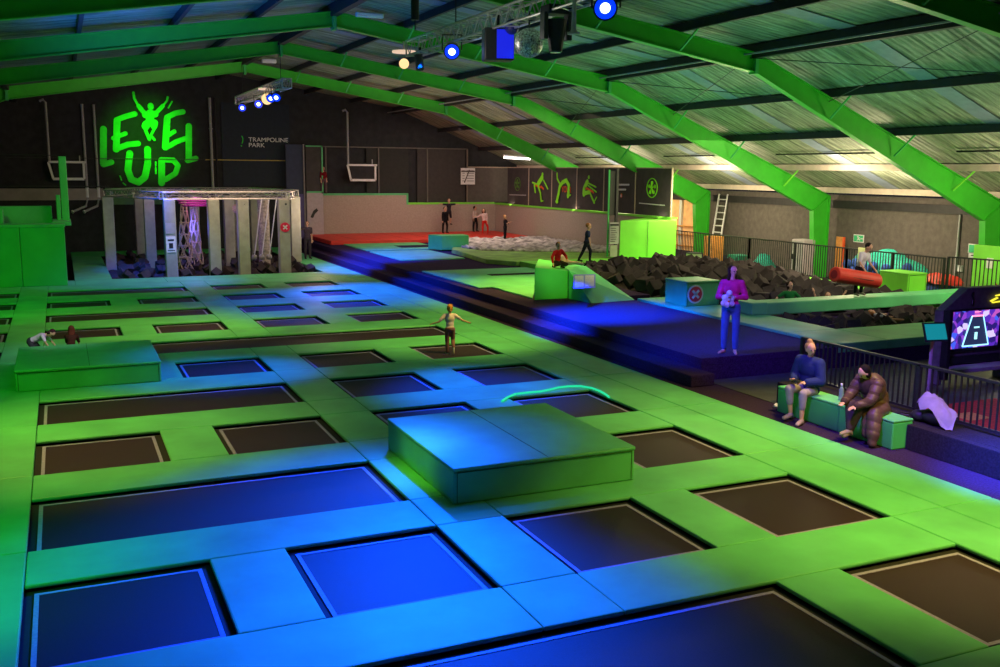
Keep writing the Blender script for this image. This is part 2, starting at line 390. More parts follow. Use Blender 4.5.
# rows of mats beyond the steps
def floor_mat(x0, x1, y0, y1, label, m='pad', holes=(), z=P):
    t = thing('gym_mat', label, 'mat', ((x0+x1)/2, (y0+y1)/2, z), 'green mats beyond the steps')
    MB().box(x0, x1, y0, y1, z, z+.05).build('mat_cover', M[m], t, bevel=.015)
    for h in holes:
        MB().box(*h, z+.05, z+.062).build('dark_inset', M['carpetb'], t)
floor_mat(12.15, 14.88, 36.7, 41.0, 'teal lit green mat in front of the small green block', holes=())
floor_mat(12.2, 15.9, 41.6, 45.45, 'green mat at the edge of the red floor', holes=((14.1, 15.8, 42.4, 43.6),))
t = thing('gym_mat', 'small green mat corner running up to the sign block', 'mat', (13.5, 26.8, P))
MB().prism([(11.95,27.18),(15.5,27.18),(15.5,26.65),(13.15,26.65),(11.95,24.4)], 'z', P, P+.05).build('mat_cover', M['pad'], t, bevel=.015)
floor_mat(11.5, 15.6, 27.2, 32.4, 'large wrinkled green mat behind the blue sign block', holes=((13.2, 15.2, 30.1, 30.5),))
t = thing('gym_mat', 'yellow green mat under and before the white crumpled airbag', 'mat', (18.5, 37, P))
MB().prism([(14.9,34.6),(15.6,33.25),(19.3,33.25),(22.3,35.0),(22.3,45.2),(18.0,45.2),(15.4,39.5)], 'z', P, .60).build('mat_cover', M['limemat'], t, bevel=.02)


# wedge block with blue notice
wz = P
wd = thing('wedge_block', 'green soft block with a sloping ramp and blue notice', 'foam block', (13, 25, wz))
m = MB()
m.poly([(11.93,24.25,wz+.004),(12.98,24.25,wz+.004),(12.98,24.25,wz+.80),(11.93,24.25,wz+.92),
        (13.2,26.6,wz+.004),(13.9,26.6,wz+.004),(13.9,26.6,wz+.80),(13.2,26.6,wz+.92)],
       [(0,1,2,3),(4,7,6,5),(0,3,7,4),(1,5,6,2),(3,2,6,7),(0,4,5,1)])
m.build('block_body', M['pad2'], wd, bevel=.02)
B0, B1, B2, B3 = V((12.99,24.20,wz+.004)), V((13.12,23.1,wz+.004)), V((14.62,23.30,wz+.004)), V((15.68,26.6,wz+.004))
T0, T1, G1 = V((12.99,24.22,wz+.80)), V((14.35,25.9,wz+.80)), V((14.35,26.6,wz+.004))
G0 = V((13.92,26.6,wz+.004)); T2 = V((13.92,26.6,wz+.80)); T3 = V((14.3,26.6,wz+.80))
m = MB()
m.poly([B0,B1,B2,B3,G0,T0,T1,T2,T3], [(0,4,3,2,1),(0,1,5),(1,2,5),(2,6,5),(2,3,6),(3,8,6),(5,6,8,7),(0,5,7,4),(4,7,8,3)])
m.build('ramp', mat('ramp_vinyl', (.05,.50,.20,1), .5, .1, 2, .1, 4), wd, smooth=False)
nrm_ = (B2-T0).cross(T1-T0).normalized()
if nrm_.y > 0: nrm_ = -nrm_
def ws(px, py, o=.02):
    d = ray(px, py); p0 = V((0,0,H)); tt = (T0+nrm_*o-p0).dot(nrm_)/d.dot(nrm_); return p0+d*tt
def patch(mb, c, o=.02, th=.012):
    q = [ws(x, y, o) for x, y in c]
    mb.poly(q+[p-nrm_*th for p in q], [(0,1,2,3),(7,6,5,4),(0,4,5,1),(1,5,6,2),(2,6,7,3),(3,7,4,0)])
m = MB(); patch(m, [(573.5,288.5),(595.5,287.5),(595.5,274),(573.5,274.5)])
nt = m.build('notice', mat('notice_blue', (.10,.16,.75,1), .5), wd, label='pale blue two page notice')
m = MB(); patch(m, [(575,287),(583.6,286.5),(583.6,275.5),(575,276)], .03); patch(m, [(585.2,286.4),(594,286),(594,275.2),(585.2,275.4)], .03)
m.build('printed_pages', mat('notice_page', (.42,.45,.80,1), .6, .4, 60), nt)

# boxes ----------------------------------------------------------------------------------------------
def soft_block(label, x0, x1, y0, y1, z0, z1, m='pad', seams=1, name='foam_block', lidm=None):
    t = thing(name, label, 'foam block', ((x0+x1)/2, (y0+y1)/2, z0))
    MB().box(x0, x1, y0, y1, z0, z1-.05).build('block_body', M[m], t, bevel=.02)
    MB().box(x0-.012, x1+.012, y0-.012, y1+.012, z1-.055, z1).build('top_cover', M[lidm or m], t, bevel=.022)
    mm = MB(); xm = (x0+x1)/2
    for k in range(seams):
        xs = x0+(x1-x0)*(k+1)/(seams+1); mm.box(xs-.004, xs+.004, y0-.0, y1, z1, z1+.003)
    for xs in (x0+.045, x1-.045): mm.box(xs-.005, xs+.005, y0-.006, y0, z0+.02, z1-.06)
    mm.box(x0+.05, x1-.05, y0-.016, y0, z1-.065, z1-.055)
    mm.build('stitched_seam', M['seam'], t)
    return t
soft_block('big green foam block in the middle of the trampolines', 4.12, 6.66, 10.50, 13.1, .002, .46)
soft_block('long green foam block at left hiding two crouching children', -.93, 1.55, 19.06, 21.55, .002, .40)
m = thing('foam_block', 'small green foam block in front of the red floor', 'foam block', (15.7, 40.9, P+.05))
MB().prism([(15.3,40.5),(16.6,40.45),(16.65,41.2),(15.0,41.4)], 'z', P+.051, P+.70).build('block_body', M['pad2'], m, bevel=.025)
e = soft_block('green foam block marked with a red round emblem', 14.95, 16.02, 21.3, 22.3, P+.062, P+.72, seams=0)
emx = V((14.955+.10, 21.26, P+.36))
def emblem(c, n, r, parent, mred):
    n = V(n).normalized(); u = V((0,0,1)); w = n.cross(u).normalized(); c = V(c)
    dsk = MB().disc(c, n, r, .012, 28).build('emblem_ring', M['ink'], parent)
    MB().disc(c+n*.008, n, r*.82, .01, 28).build('emblem_disc', mred, parent)
    k = MB()
    for s in (1, -1):
        k.bar(c+n*.016+(w*s+u)*r*.40, c+n*.016-(w*s+u)*r*.40, .012, r*.26, w) 
    k.disc(c+n*.018, n, r*.2, .008, 14)
    k.build('emblem_mark', M['ink'], parent)
mred = mat('emblem_red', (.65,.015,.06,1), .5)
emblem((15.22, 21.275, P+.38), (0,-1,0), .25, e, mred)
g = soft_block('green foam block standing at the right end of the foam pit', 22.5, 23.25, 21.0, 22.1, P+.062, P+.70, 'lime', 0)

# red tumble floor, airbag
rf = thing('tumble_floor', 'raised red tumbling floor along the beige wall', 'mat', (17, 48.5, P))
MB().box(11.6, 22.28, 45.5, 50.55, P, P+.2).build('mat_body', M['red'], rf, bevel=.03)
mm = MB()
for k in range(1, 8): mm.box(11.6+k*1.3, 11.612+k*1.3, 45.52, 50.3, P+.2, P+.203)
mm.build('stitched_seam', mat('dark_red', (.25,.01,.01,1)), rf)
m = MB(); nx, ny = 90, 80; vs = []
from mathutils import noise as NZ
def inq(x, y):
    poly = [(17.3,40.6),(22.4,37.6),(23.55,39.5),(23.55,47.1),(19.3,47.2),(17.1,42.5)]
    c = False; j = len(poly)-1
    for i in range(len(poly)):
        if (poly[i][1] > y) != (poly[j][1] > y) and x < (poly[j][0]-poly[i][0])*(y-poly[i][1])/(poly[j][1]-poly[i][1])+poly[i][0]: c = not c
        j = i
    return c
grid = {}
for i in range(nx+1):
    for j in range(ny+1):
        x = 17+i*6.6/nx; y = 37.5+j*9.8/ny
        n = NZ.noise(V((x*1.7, y*1.2, 0)))+1.1*NZ.noise(V((x*4.3, y*3.0, 3)))+.5*abs(NZ.noise(V((x*3, y*2.2, 9))))
        grid[i, j] = m.bm.verts.new((x, y, P+.07+.11*n))
for i in range(nx):
    for j in range(ny):
        x = 17+(i+.5)*6.6/nx; y = 37.5+(j+.5)*9.8/ny
        if inq(x, y): m.bm.faces.new([grid[i,j], grid[i+1,j], grid[i+1,j+1], grid[i,j+1]])
for v in [v for v in m.bm.verts if not v.link_faces]: m.bm.verts.remove(v)
for v in m.bm.verts: v.co = V((v.co.x*.943, v.co.y*.943, 4-(4-v.co.z)*.943))
r = bmesh.ops.extrude_face_region(m.bm, geom=list(m.bm.faces))
for v in [g_ for g_ in r['geom'] if isinstance(g_, bmesh.types.BMVert)]: v.co.z = .60
ab = m.build('landing_airbag', mat('crumpled_white_cover', (.48,.44,.45,1), .75, .7, 2.5, .2, 10), smooth=True)  # strong colour mottling stands in for shaded creases
tag(ab, 'crumpled white landing airbag lying in front of the red floor', 'airbag')

# ------------------------------------------------------------------ walls of the dodgeball area
lw = thing('low_padded_wall', 'low beige padded wall with green trim along the back', 'wall', (17, 50.8, P))
MB().box(12.5, 17.15, 50.6, 50.9, P, 2.62).build('wall_panel', M['beige'], lw)
MB().box(17.15, 22.6, 50.6, 50.9, P, 2.12).build('wall_panel', M['beige'], lw)
MB().box(12.5, 17.15, 50.57, 50.92, 2.62, 2.72).build('trim', M['pad'], lw)
MB().box(17.10, 17.20, 50.57, 50.92, 2.12, 2.72).build('trim', M['pad'], lw)
MB().box(17.2, 22.3, 50.57, 50.92, 2.12, 2.22).build('trim', M['lime'], lw)
sw = thing('low_padded_wall', 'low grey beige side wall with bright green top below the banners', 'wall', (22.35, 43, P))
MB().box(22.36, 22.6, 33.1, 50.55, P, 2.10).build('wall_panel', M['beige'], sw)
MB().box(22.31, 22.65, 33.1, 50.55, 2.10, 2.19).build('trim', M['lime'], sw)
pl = thing('side_panel', 'pale lilac wall panel with a small dark shoe mark', 'panel', (11.9, 50.4, P-.4))
MB().box(11.6, 12.45, 50.25, 50.45, -.03+P, 2.78).build('panel_board', M['lilac'], pl)
mk = onY(314.5, 213, 50.24)
MB().prism([(mk.x-.22,mk.z-.22),(mk.x-.08,mk.z-.26),(mk.x+.02,mk.z-.05),(mk.x+.2,mk.z+.12),(mk.x+.12,mk.z+.24),(mk.x-.05,mk.z+.12),(mk.x-.14,mk.z-.06)], 'y', 50.235, 50.25).build('shoe_mark', M['black'], pl)
MB().box(11.6, 12.45, 50.30, 50.40, 2.78, 5.12).build('dark_upper_board', M['banner'], pl)
k = MB(); k.box(12.40,12.47,50.24,50.3,2.78,5.16).box(11.6,12.47,50.24,50.3,5.10,5.16).box(11.6,12.47,50.24,50.3,2.76,2.84)
k.build('green_edge_frame', M['pad'], pl)
pn = thing('dark_screen', 'tall dark screen left of the lilac panel', 'panel', (11.2, 50.4, -.02))
MB().box(10.62, 11.56, 50.5, 50.6, -.02, 5.2).build('screen_board', mat('navy_board', (.03,.04,.09,1), .6), pn)
MB().box(11.50, 11.57, 50.44, 50.5, -.02, 5.22).build('edge_post', M['lilac'], pn)
MB().box(10.62, 11.5, 50.47, 50.5, -.02, 2.7).build('lower_board', mat('violet_board', (.12,.10,.30,1), .6), pn)

# net enclosure above the beige wall
nt = thing('net_fence', 'dark framed net fence standing on the beige back wall', 'fence', (17, 50.75, 2.2))
for x, z in ((12.75,2.72),(15.6,2.72),(18.35,2.22),(20.7,2.22)):
    MB().box(x-.035, x+.035, 50.70, 50.77, z, 5.12).build('post', mat('tan_post', (.20,.16,.13,1)) if x in (17.35, 20.7) else mat('net_post_paint', (.12,.11,.10,1), .6), nt)
MB().box(12.5, 20.7, 50.70, 50.77, 5.10, 5.16).build('top_rail', mat('net_post_paint', (.12,.11,.10,1), .6), nt)
MB().box(20.7, 23.65, 50.70, 50.77, 4.12, 4.18).build('top_rail', M['rope'], nt)
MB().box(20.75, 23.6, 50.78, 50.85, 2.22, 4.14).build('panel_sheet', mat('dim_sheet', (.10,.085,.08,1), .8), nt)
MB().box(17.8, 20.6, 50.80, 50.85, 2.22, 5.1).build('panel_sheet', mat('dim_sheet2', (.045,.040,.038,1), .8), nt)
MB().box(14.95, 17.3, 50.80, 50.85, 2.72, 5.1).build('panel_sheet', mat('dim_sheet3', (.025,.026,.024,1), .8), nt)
a, b = onY(461, 168, 50.6), onY(475, 184.5, 50.6)
wn = thing('notice_board', 'small white notice board hung beside the dark net fence', 'sign', ((a.x+b.x)/2, 50.6, b.z))
MB().box(a.x, b.x, 50.6, 50.64, b.z, a.z).build('board', M['white'], wn)
k = MB()
for q in range(5):
    zz = b.z+.18+q*.14; k.box(a.x+.08, a.x+.22, 50.59, 50.6, zz, zz+.03).box(a.x+.34, b.x-.08, 50.59, 50.6, zz, zz+.03)
k.box(a.x+.02, b.x-.02, 50.59, 50.6, a.z-.22, a.z-.14)
k.bar((a.x+.2, 50.59, b.z+.1), (a.x+.5, 50.59, a.z-.1), .01, .06, (1,0,0))
k.build('dark_markings', mat('dim_ink', (.10,.08,.08,1)), wn)

# side banners
BX = 22.30
def flat_strokes(name, strokes, m, parent, plane, cx, cy, sc, t=.012, off=0, ball=()):
    """strokes: (list of points, width) in artwork pixels, laid on a real wall plane"""
    mb = MB()
    def w(p):
        px, py = cx+p[0]/sc, cy+p[1]/sc
        return plane(px, py)
    nrm = plane.n
    for pts, wd_ in strokes:
        W = [w(p) for p in pts]; 
        e0 = w((pts[0][0], pts[0][1])); e1 = w((pts[0][0], pts[0][1]+wd_)); rr = (e1-e0).length/2
        for p in W: off += .0025; mb.disc(p+nrm*off, nrm, rr, t, 14)
        for p, q in zip(W, W[1:]):
            if (q-p).length < 1e-4: continue
            off += .0025
            d = (q-p).normalized(); s = d.cross(nrm).normalized()*rr
            A = [p-s, p+s, q+s, q-s]; o0 = nrm*(off-t/2); o1 = nrm*(off+t/2)
            mb.poly([x+o0 for x in A]+[x+o1 for x in A], [(0,1,2,3),(7,6,5,4),(0,4,5,1),(1,5,6,2),(2,6,7,3),(3,7,4,0)])
    return mb.build(name, m, parent)
class PX:
    def __init__(s, x): s.x = x; s.n = V((-1,0,0))
    def __call__(s, a, b): return onX(a, b, s.x)
class PY:
    def __init__(s, y): s.y = y; s.n = V((0,-1,0))
    def __call__(s, a, b): return onY(a, b, s.y)
div = [51.0-.5, 47.9, 45.05, 43.2, 41.25, 38.7, 35.05]
divpx = [507, 528.5, 551.5, 576.5, 603.5, 635, 671]
ys_ = [onX(p, 190, BX).y for p in divpx]; ys_[-1] = 33.1; ys_[0] = min(ys_[0], 50.5)
lbl = ['charcoal banner with a faint round green logo, farthest on side wall', 'charcoal banner with green figure leaning forward', 'charcoal banner with green figure arching over and red word',
       'charcoal banner with green crouching jumper', 'charcoal banner with two lines of white writing', 'charcoal banner with a round green emblem, nearest the fence']
bn = []
for i in range(6):
    ya, yb = ys_[i+1], ys_[i]
    t = thing('wall_banner', lbl[i], 'banner', (22.36, (ya+yb)/2, 2.2), 'charcoal banners above the side wall')
    MB().box(22.32, 22.36, ya+.03, yb-.03, 2.20, 4.12).build('banner_sheet', M['banner'], t)
    MB().box(22.30, 22.36, ya-.03, ya+.03, 2.195, 4.15).build('edge_post', M['rope'], t)
    MB().box(22.30, 22.36, ya+.03, yb-.03, 4.12, 4.16).build('top_rail', M['rope'], t)
    bn.append(t)
pxp = PX(22.31)
g_ = M['logo']
flat_strokes('figure', [([(387,130),(387,132)],34),([(385,160),(350,215)],50),([(400,185),(438,262)],16),([(345,222),(300,205)],16),([(318,225),(326,290)],24),([(355,240),(375,300),(382,370)],24),([(380,372),(400,372)],12)], g_, bn[1], pxp, 500, 160, 9.09)
flat_strokes('red_word', [([(322,228),(345,240)],14),([(352,236),(372,250)],16),([(378,240),(400,262)],18)], M['logored'], bn[1], pxp, 500, 160, 9.09, off=.01)
flat_strokes('figure', [([(520,122),(522,170),(546,215)],20),([(548,240),(572,205),(608,185),(632,230),(628,300),(622,330)],38),([(552,235),(540,310),(525,378)],38),([(622,332),(650,318)],14),([(520,378),(535,380)],24)], g_, bn[2], pxp, 500, 160, 9.09)
flat_strokes('figure', [([(808,155),(808,158)],32),([(795,200),(768,260),(765,312)],48),([(770,305),(820,290)],38),([(822,295),(862,388)],22),([(862,385),(885,338)],12),([(815,212),(880,246)],14),([(810,232),(885,290)],14)], g_, bn[3], pxp, 500, 160, 9.09)
flat_strokes('red_word', [([(772,248),(790,262)],18),([(798,258),(815,274)],18),([(822,268),(838,286)],18),([(844,278),(856,298)],16)], M['logored'], bn[3], pxp, 500, 160, 9.09, off=.01)
tm = text_mesh('YOUR', .42)
o = link('red_word', tm, M['logored'], bn[2]); c = onX(561.5, 189, 22.29)
o.matrix_local = Matrix.Translation(c-V((22.36, (ys_[2]+ys_[3])/2, 2.2))+V((0,.0,-.15))) @ Matrix(((0,0,-1,0),(-1,0,0,0),(0,1,0,0),(0,0,0,1))) @ Matrix.Scale(.85,4,(1,0,0))
def ring(parent, cpx, cpy, rpx, nm='round_emblem', m=None, X=22.305):
    c = onX(cpx, cpy, X); r = (onX(cpx, cpy+rpx, X)-c).length; mb = MB()
    N = 28
    for k in range(N):
        a0, a1 = 2*PI*k/N, 2*PI*(k+1)/N
        mb.bar(c+V((0,math.cos(a0),math.sin(a0)))*r, c+V((0,math.cos(a1),math.sin(a1)))*r, .03, r*.09, (1,0,0))
    for k in range(5):
        a = PI/2+2*PI*k/5; d = V((0,math.cos(a),math.sin(a)))
        mb.bar(c, c+d*r*.7, .02, r*.3, (1,0,0)); mb.disc(c+d*r*.55, (1,0,0), r*.2, .02, 10)
    mb.build(nm, m or g_, parent)
ring(bn[0], 517.5, 184, 6.5, m=mat('faint_logo', (.10,.22,.04,1)))
ring(bn[5], 652, 188, 9.5)
flat_strokes('white_writing', [([(88,316),(235,320)],9)], M['grey'], bn[0], pxp, 500, 160, 9.09)
flat_strokes('white_writing', [([(x,462+(x-535)*.08),(x+16,463+(x-535)*.08)],12) for x in range(538,860,20)], M['ink'], bn[5], pxp, 595, 165, 12.12)
flat_strokes('white_writing', [([(x,238),(x+18,239)],22) for x in range(200,430,26)]+[([(x,297),(x+18,298)],22) for x in range(200,400,26)], M['ink'], bn[4], pxp, 595, 165, 12.12)
flat_strokes('red_badge', [([(320,365),(320,378)],38)], M['logored'], bn[4], pxp, 595, 165, 12.12)
flat_strokes('badge_mark', [([(320,362),(320,380)],14)], M['ink'], bn[4], pxp, 595, 165, 12.12, off=.02)

# green corner block with post + board
cb = thing('corner_padding', 'tall bright green padded wall corner under the nearest banner', 'padding', (21.3, 33.6, .62))
MB().prism([(19.98,33.1),(22.28,32.58),(22.28,34.9)], 'z', .625, 2.09).build('pad_body', M['lime'], cb, bevel=.03)
k = MB(); k.bar((21.1,32.83,.66),(21.1,32.83,2.06),.012,.012); k.build('stitched_seam', M['seam'], cb)
gp = thing('net_post', 'black post with grey rules board before the corner padding', 'post', (19.7, 33.28, .62))
MB().box(19.831, 19.935, 33.194, 33.288, 0.671, 4.094).build('post', M['black'], gp)
MB().box(19.539, 19.596, 33.288, 33.344, 0.671, 4.047).build('post', M['pad2'], gp)
MB().box(19.596, 19.831, 33.269, 33.288, 2.303, 4.000).build('dark_netting', M['black'], gp)
MB().box(19.539, 19.954, 33.118, 33.175, 1.171, 2.020).build('rules_board', M['grey'], gp)
MB().box(19.558, 19.878, 33.080, 33.118, 0.681, 1.133).build('lower_board', M['pillar'], gp)
k = MB()
for q in range(7): k.box(19.58, 19.58+random.uniform(.2,.32), 33.10, 33.12, 1.78-q*.085, 1.80-q*.085)
k.box(19.56,19.92,33.09,33.12,1.89,1.96); k.build('printed_lines', M['dark'], gp)

# ------------------------------------------------------------------ back wall artwork and pipes
lg = thing('wall_logo', 'large glowing green painted LEVEL UP logo with jumping figure', 'logo', (4.5, 50.95, 4))
pw = PY(50.95)
SL = dict(cx=90, cy=85, sc=6.35)
def L_(name, st): flat_strokes(name, st, M['paint'], lg, pw, t=.03, **SL)
L_('letter', [([(85,280),(85,500)],42),([(85,505),(135,490)],36)])
L_('letter', [([(172,230),(166,408)],42),([(168,222),(225,200),(285,184)],34),([(148,338),(225,308)],28),([(175,402),(240,378),(305,372)],36)])
L_('letter', [([(345,180),(325,150)],8)]) if False else None
L_('letter', [([(490,215),(478,395)],42),([(488,205),(540,180),(590,170)],34),([(488,325),(535,295)],28),([(480,400),(545,362),(605,340)],32)])
L_('letter', [([(627,262),(627,470)],40),([(620,480),(672,466)],34)])
L_('letter', [([(252,435),(240,540),(262,600),(308,618),(348,585),(366,500),(365,408)],42)])
L_('letter', [([(455,478),(455,622)],42),([(455,475),(530,478),(558,512),(543,560),(480,600)],34)])
L_('jumping_figure', [([(385,132),(385,140)],38),([(352,190),(412,185)],44),([(382,180),(378,240)],52),([(350,185),(308,135)],30),([(308,135),(280,85),(275,48)],16),([(415,182),(462,132)],26),([(462,132),(488,100),(492,78)],14),
                      ([(358,250),(352,262)],50),([(410,240),(405,262)],42),([(345,270),(375,345)],22),([(415,262),(385,322),(408,348)],18)])
L_('brush_dash', [([(418,490),(418,512)],12),([(418,525),(418,560)],12),([(190,578),(200,605)],8),([(210,622),(226,636)],8),([(497,145),(520,105)],9)])
tp = thing('wall_sign', 'dark blue board reading TRAMPOLINE PARK in small white letters', 'sign', (9.6, 50.95, 4.4))
MB().box(7.55, 10.95, 50.93, 50.99, 3.1, 7.2).build('sign_board', mat('sign_navy', (.012,.02,.035,1), .7), tp)
for s, px, py in (('TRAMPOLINE', 248.5, 141.5), ('PARK', 248.5, 147)):
    me = text_mesh(s, .30, .01); c = onY(px, py, 50.92)
    k = 2.0/ max(v.co.x for v in text_mesh('TRAMPOLINE', .30).vertices)
    o = link('white_letters', me, mat('bright_ink', (.85,.85,.85,1)), tp)
    o.matrix_local = Matrix.Translation(c-V((9.6,50.95,4.4))) @ Matrix.Rotation(PI/2, 4, 'X') @ Matrix.Scale(k, 4, (1,0,0))
flat_strokes('green_bracket', [([(140,510),(148,525),(148,550),(142,570)],7),([(135,590),(137,592)],9)], M['paint'], tp, PY(50.92), 225, 75, 8.34)
# hoops / boards on curved poles
def hoop(px, label):
    x = onY(px, 110, 50.5).x; x1 = x+1.45
    t = thing('basketball_backboard', label, 'backboard', (x, 50.5, 3.4))
    MB().tube([(x-.25, 50.5, 6.95), (x-.1, 50.45, 7.02), (x, 50.45, 6.9), (x, 50.45, 4.2)], .055).build('pole', M['grey'], t)
    k = MB(); zz0, zz1 = 3.42, 4.2
    k.bar((x-.05, 50.4, zz1), (x1+.1, 50.4, zz1), .07, .10).bar((x+.1, 50.4, zz0), (x1, 50.4, zz0), .07, .12)
    k.bar((x-.05, 50.4, zz1), (x+.12, 50.4, zz0), .10, .07, (0,1,0)).bar((x1, 50.4, zz1), (x1, 50.4, zz0), .10, .07, (0,1,0))
    k.build('board_frame', M['white'], t)
    MB().box(x+.14, x1-.1, 50.40, 50.42, zz0+.05, zz1-.05).build('board_panel', M['dark'], t)
    MB().bar((x1-.15, 50.45, 4.2), (x1-.15, 50.45, 4.5), .05, .05).build('bracket', M['grey'], t)
hoop(46, 'pale framed basketball backboard on a curved pole above the left tower')
hoop(347, 'pale framed basketball backboard on a curved pole behind the dark net')
for xs, lab in (((1.2, 1.5), 'left'), ((1.7, 1.9), 'right')):
    t = thing('wall_pipe', 'vertical grey wall pipe left of the green logo, '+lab+' one', 'pipe', (xs[0], 50.85, 2.4))
    MB().tube([(xs[0], 50.88, 6.9), (xs[0], 50.88, 2.5), (xs[0]-.1, 50.6, 2.15), (xs[0]-.7, 50.2, 1.9)], .06).build('pipe_run', M['grey'], t)
    MB().tube([(xs[0], 50.88, 3.0), (xs[0], 50.88, 2.55)], .085).build('pale_sleeve', M['white'], t)
    MB().disc((xs[0]-.7, 50.2, 1.9), (-.7,-.4,-.25), .08, .05).build('end_cap', M['white'], t)
t = thing('wall_pipe', 'tall double grey pipe right of the green logo', 'pipe', (7.1, 50.85, 3))
MB().tube([(7.02, 50.86, 7.4), (7.02, 50.86, 2.9)], .07).build('pipe_run', M['grey'], t)
MB().tube([(7.25, 50.86, 7.4), (7.25, 50.86, 2.9)], .05).build('pipe_run', M['dark'], t)
for z_ in (5.9, 4.4): MB().disc((7.02,50.8,z_),(0,0,1),.1,.05).build('pipe_clamp', M['grey'], t)
struct('trim_5', MB().box(-6, 1.9, 50.82, 50.98, 2.42, 2.97), mat('beige_cladding', (.30,.26,.24,1), .7, .15, 2), 'beige cladding strip on the back wall')
struct('trim_6', MB().box(2.0, 4.8, 50.85, 50.98, 2.2, 3.0), mat('dim_green_cladding', (.10,.22,.12,1), .7), 'green tinted strip under the logo')
struct('trim_7', MB().box(6.7, 10.9, 50.9, 50.96, 4.36, 4.41), mat('yellow_cable', (.45,.34,.08,1), .6), 'thin yellow line on the back wall')
struct('trim_8', MB().box(-6, 6.7, 50.75, 50.8, 4.38, 4.41), M['black'], 'dark cable across the logo')
struct('trim_9', MB().box(-6, 2.2, 50.7, 50.76, 3.05, 3.09), M['black'], 'dark rail above the cladding')

# ------------------------------------------------------------------ left padded tower
tw = thing('padded_tower', 'tall bright green padded tower with high post at left', 'play tower', (-2, 37.6, 0))
MB().box(-1.30, 0.07, 36.15, 38.9, 0.002, 1.98).build('padded_panel', M['pad2'], tw, bevel=.02)
MB().box(-4.6, -1.31, 36.15, 38.9, 0.002, 1.98).build('padded_panel', M['pad2'], tw, bevel=.02)
MB().box(-4.6, .10, 36.12, 37.0, 1.98, 2.08).build('top_pad', M['pad'], tw, bevel=.02)
MB().box(-.3, .30, 37.0, 39.0, 1.98, 2.12).build('top_pad', M['pad'], tw, bevel=.02)
MB().box(-4.6, -.3, 38.5, 39.0, 1.98, 2.6).build('rear_pad', M['pad'], tw, bevel=.02)
MB().box(-4.6, -1.8, 37.0, 37.6, 2.0, 2.55).build('rear_pad', M['pad'], tw, bevel=.02)
MB().box(-4.6, -.3, 37.0, 38.5, 1.90, 1.99).build('opening_shade', M['void'], tw)  # black slab gives the shade inside the open top
MB().box(.02, .27, 38.2, 38.45, 2.1, 4.35).build('post', M['pad2'], tw, bevel=.02)
MB().box(-.14, .0, 38.2, 38.4, 2.1, 3.0).build('short_post', M['pad2'], tw, bevel=.02)
MB().tube([(-4.6, 38.3, 4.42), (0, 38.3, 4.38)], .014, 6).build('cable', M['black'], tw)

# ------------------------------------------------------------------ ninja rig
rig = thing('ninja_rig', 'obstacle rig of padded grey pillars under an aluminium truss ring', 'climbing rig', (5.3, 42.5, -.3))
def pillar(x, y, w=.42, z1=2.8, badge=None, m='pillar', nm='pillar', z0=-.40):
    p = MB().box(x-w/2, x+w/2, y-w/2, y+w/2, z0, z1).build(nm, M[m], rig, bevel=.03)
    p['_o'] = [5.3, 42.5, -.3]; return p
pA = pillar(1.75, 42.9); pD = pillar(3.70, 38.6); pE = pillar(5.30, 38.6); pF = pillar(6.40, 38.6); pG = pillar(7.98, 38.65); pH = pillar(9.2, 42.2)
pillar(3.25, 47.2); pillar(3.35, 43.3); pillar(5.3, 44.6); pillar(6.6, 43.4); pillar(7.4, 46.5); pillar(8.1, 45.6)
MB().tube([(7.75,41.6,-.40),(7.75,41.6,2.75)], .24, 14).build('bark_column', mat('bark', (.35,.30,.27,1), .9, .4, 12, .8, 20), rig)
MB().box(3.72, 4.02, 41.3, 41.4, -.3, 2.6).build('violet_banner', M['bluenet'], rig)
MB().box(3.52, 3.86, 38.36, 38.385, 1.55, 1.95).build('notice', M['grey'], pD)
MB().box(3.52, 3.86, 38.36, 38.385, .85, 1.45).build('notice', M['white'], pD)
k = MB(); k.box(3.58,3.80,38.35,38.36,1.28,1.34).box(3.62,3.76,38.35,38.36,1.0,1.2).box(3.56,3.82,38.35,38.36,.91,.94); k.build('dark_print', M['dark'], pD)
for p in (pG,):
    c = V((7.98, 38.41, 1.72)); n = V((0,-1,0)); r = .19
    MB().disc(c, n, r, .012, 24).build('emblem_disc', mred, p)
    k = MB(); w = V((1,0,0)); u = V((0,0,1))
    for s in (1,-1): k.bar(c+n*.012+(w*s+u)*r*.4, c+n*.012-(w*s+u)*r*.4, r*.26, .012, (0,1,0))
    k.build('emblem_mark', M['ink'], p)
for p, x in ((pF, 6.4), (pG, 7.98)): MB().disc((x+.05, 38.4, 2.62), (0,1,0), .04, .02).build('bolt_hole', M['black'], p)
def truss(mb, a, b, w=.26, n=8, r=.022, rd=.012):
    a, b = V(a), V(b); d = (b-a).normalized(); s = d.cross(V((0,0,1))).normalized()*w/2; u = V((0,0,w/2))
    ch = [s+u, -s+u, -s-u, s-u]
    for c in ch: mb.tube([a+c, b+c], r, 6)
    for i in range(n):
        p = a+(b-a)*(i/n); q = a+(b-a)*((i+1)/n); mid = (p+q)/2
        for k_ in range(4):
            c0, c1 = ch[k_], ch[(k_+1)%4]
            mb.tube([p+c0, mid+c1], rd, 5); mb.tube([mid+c1, q+c0], rd, 5)
    for t_ in (a, b):
        for k_ in range(4): mb.tube([t_+ch[k_], t_+ch[(k_+1)%4]], r*.8, 5)
ring_pts = [(1.75,42.9,2.95),(3.5,38.7,2.95),(8.1,38.7,2.95),(9.25,42.2,2.95),(8.2,46.8,2.95),(3.2,47.2,2.95)]
for a, b in zip(ring_pts, ring_pts[1:]+ring_pts[:1]):
    m = MB(); truss(m, a, b, n=5, r=.024, rd=.008); m.build('truss_beam', M['alu'], rig)
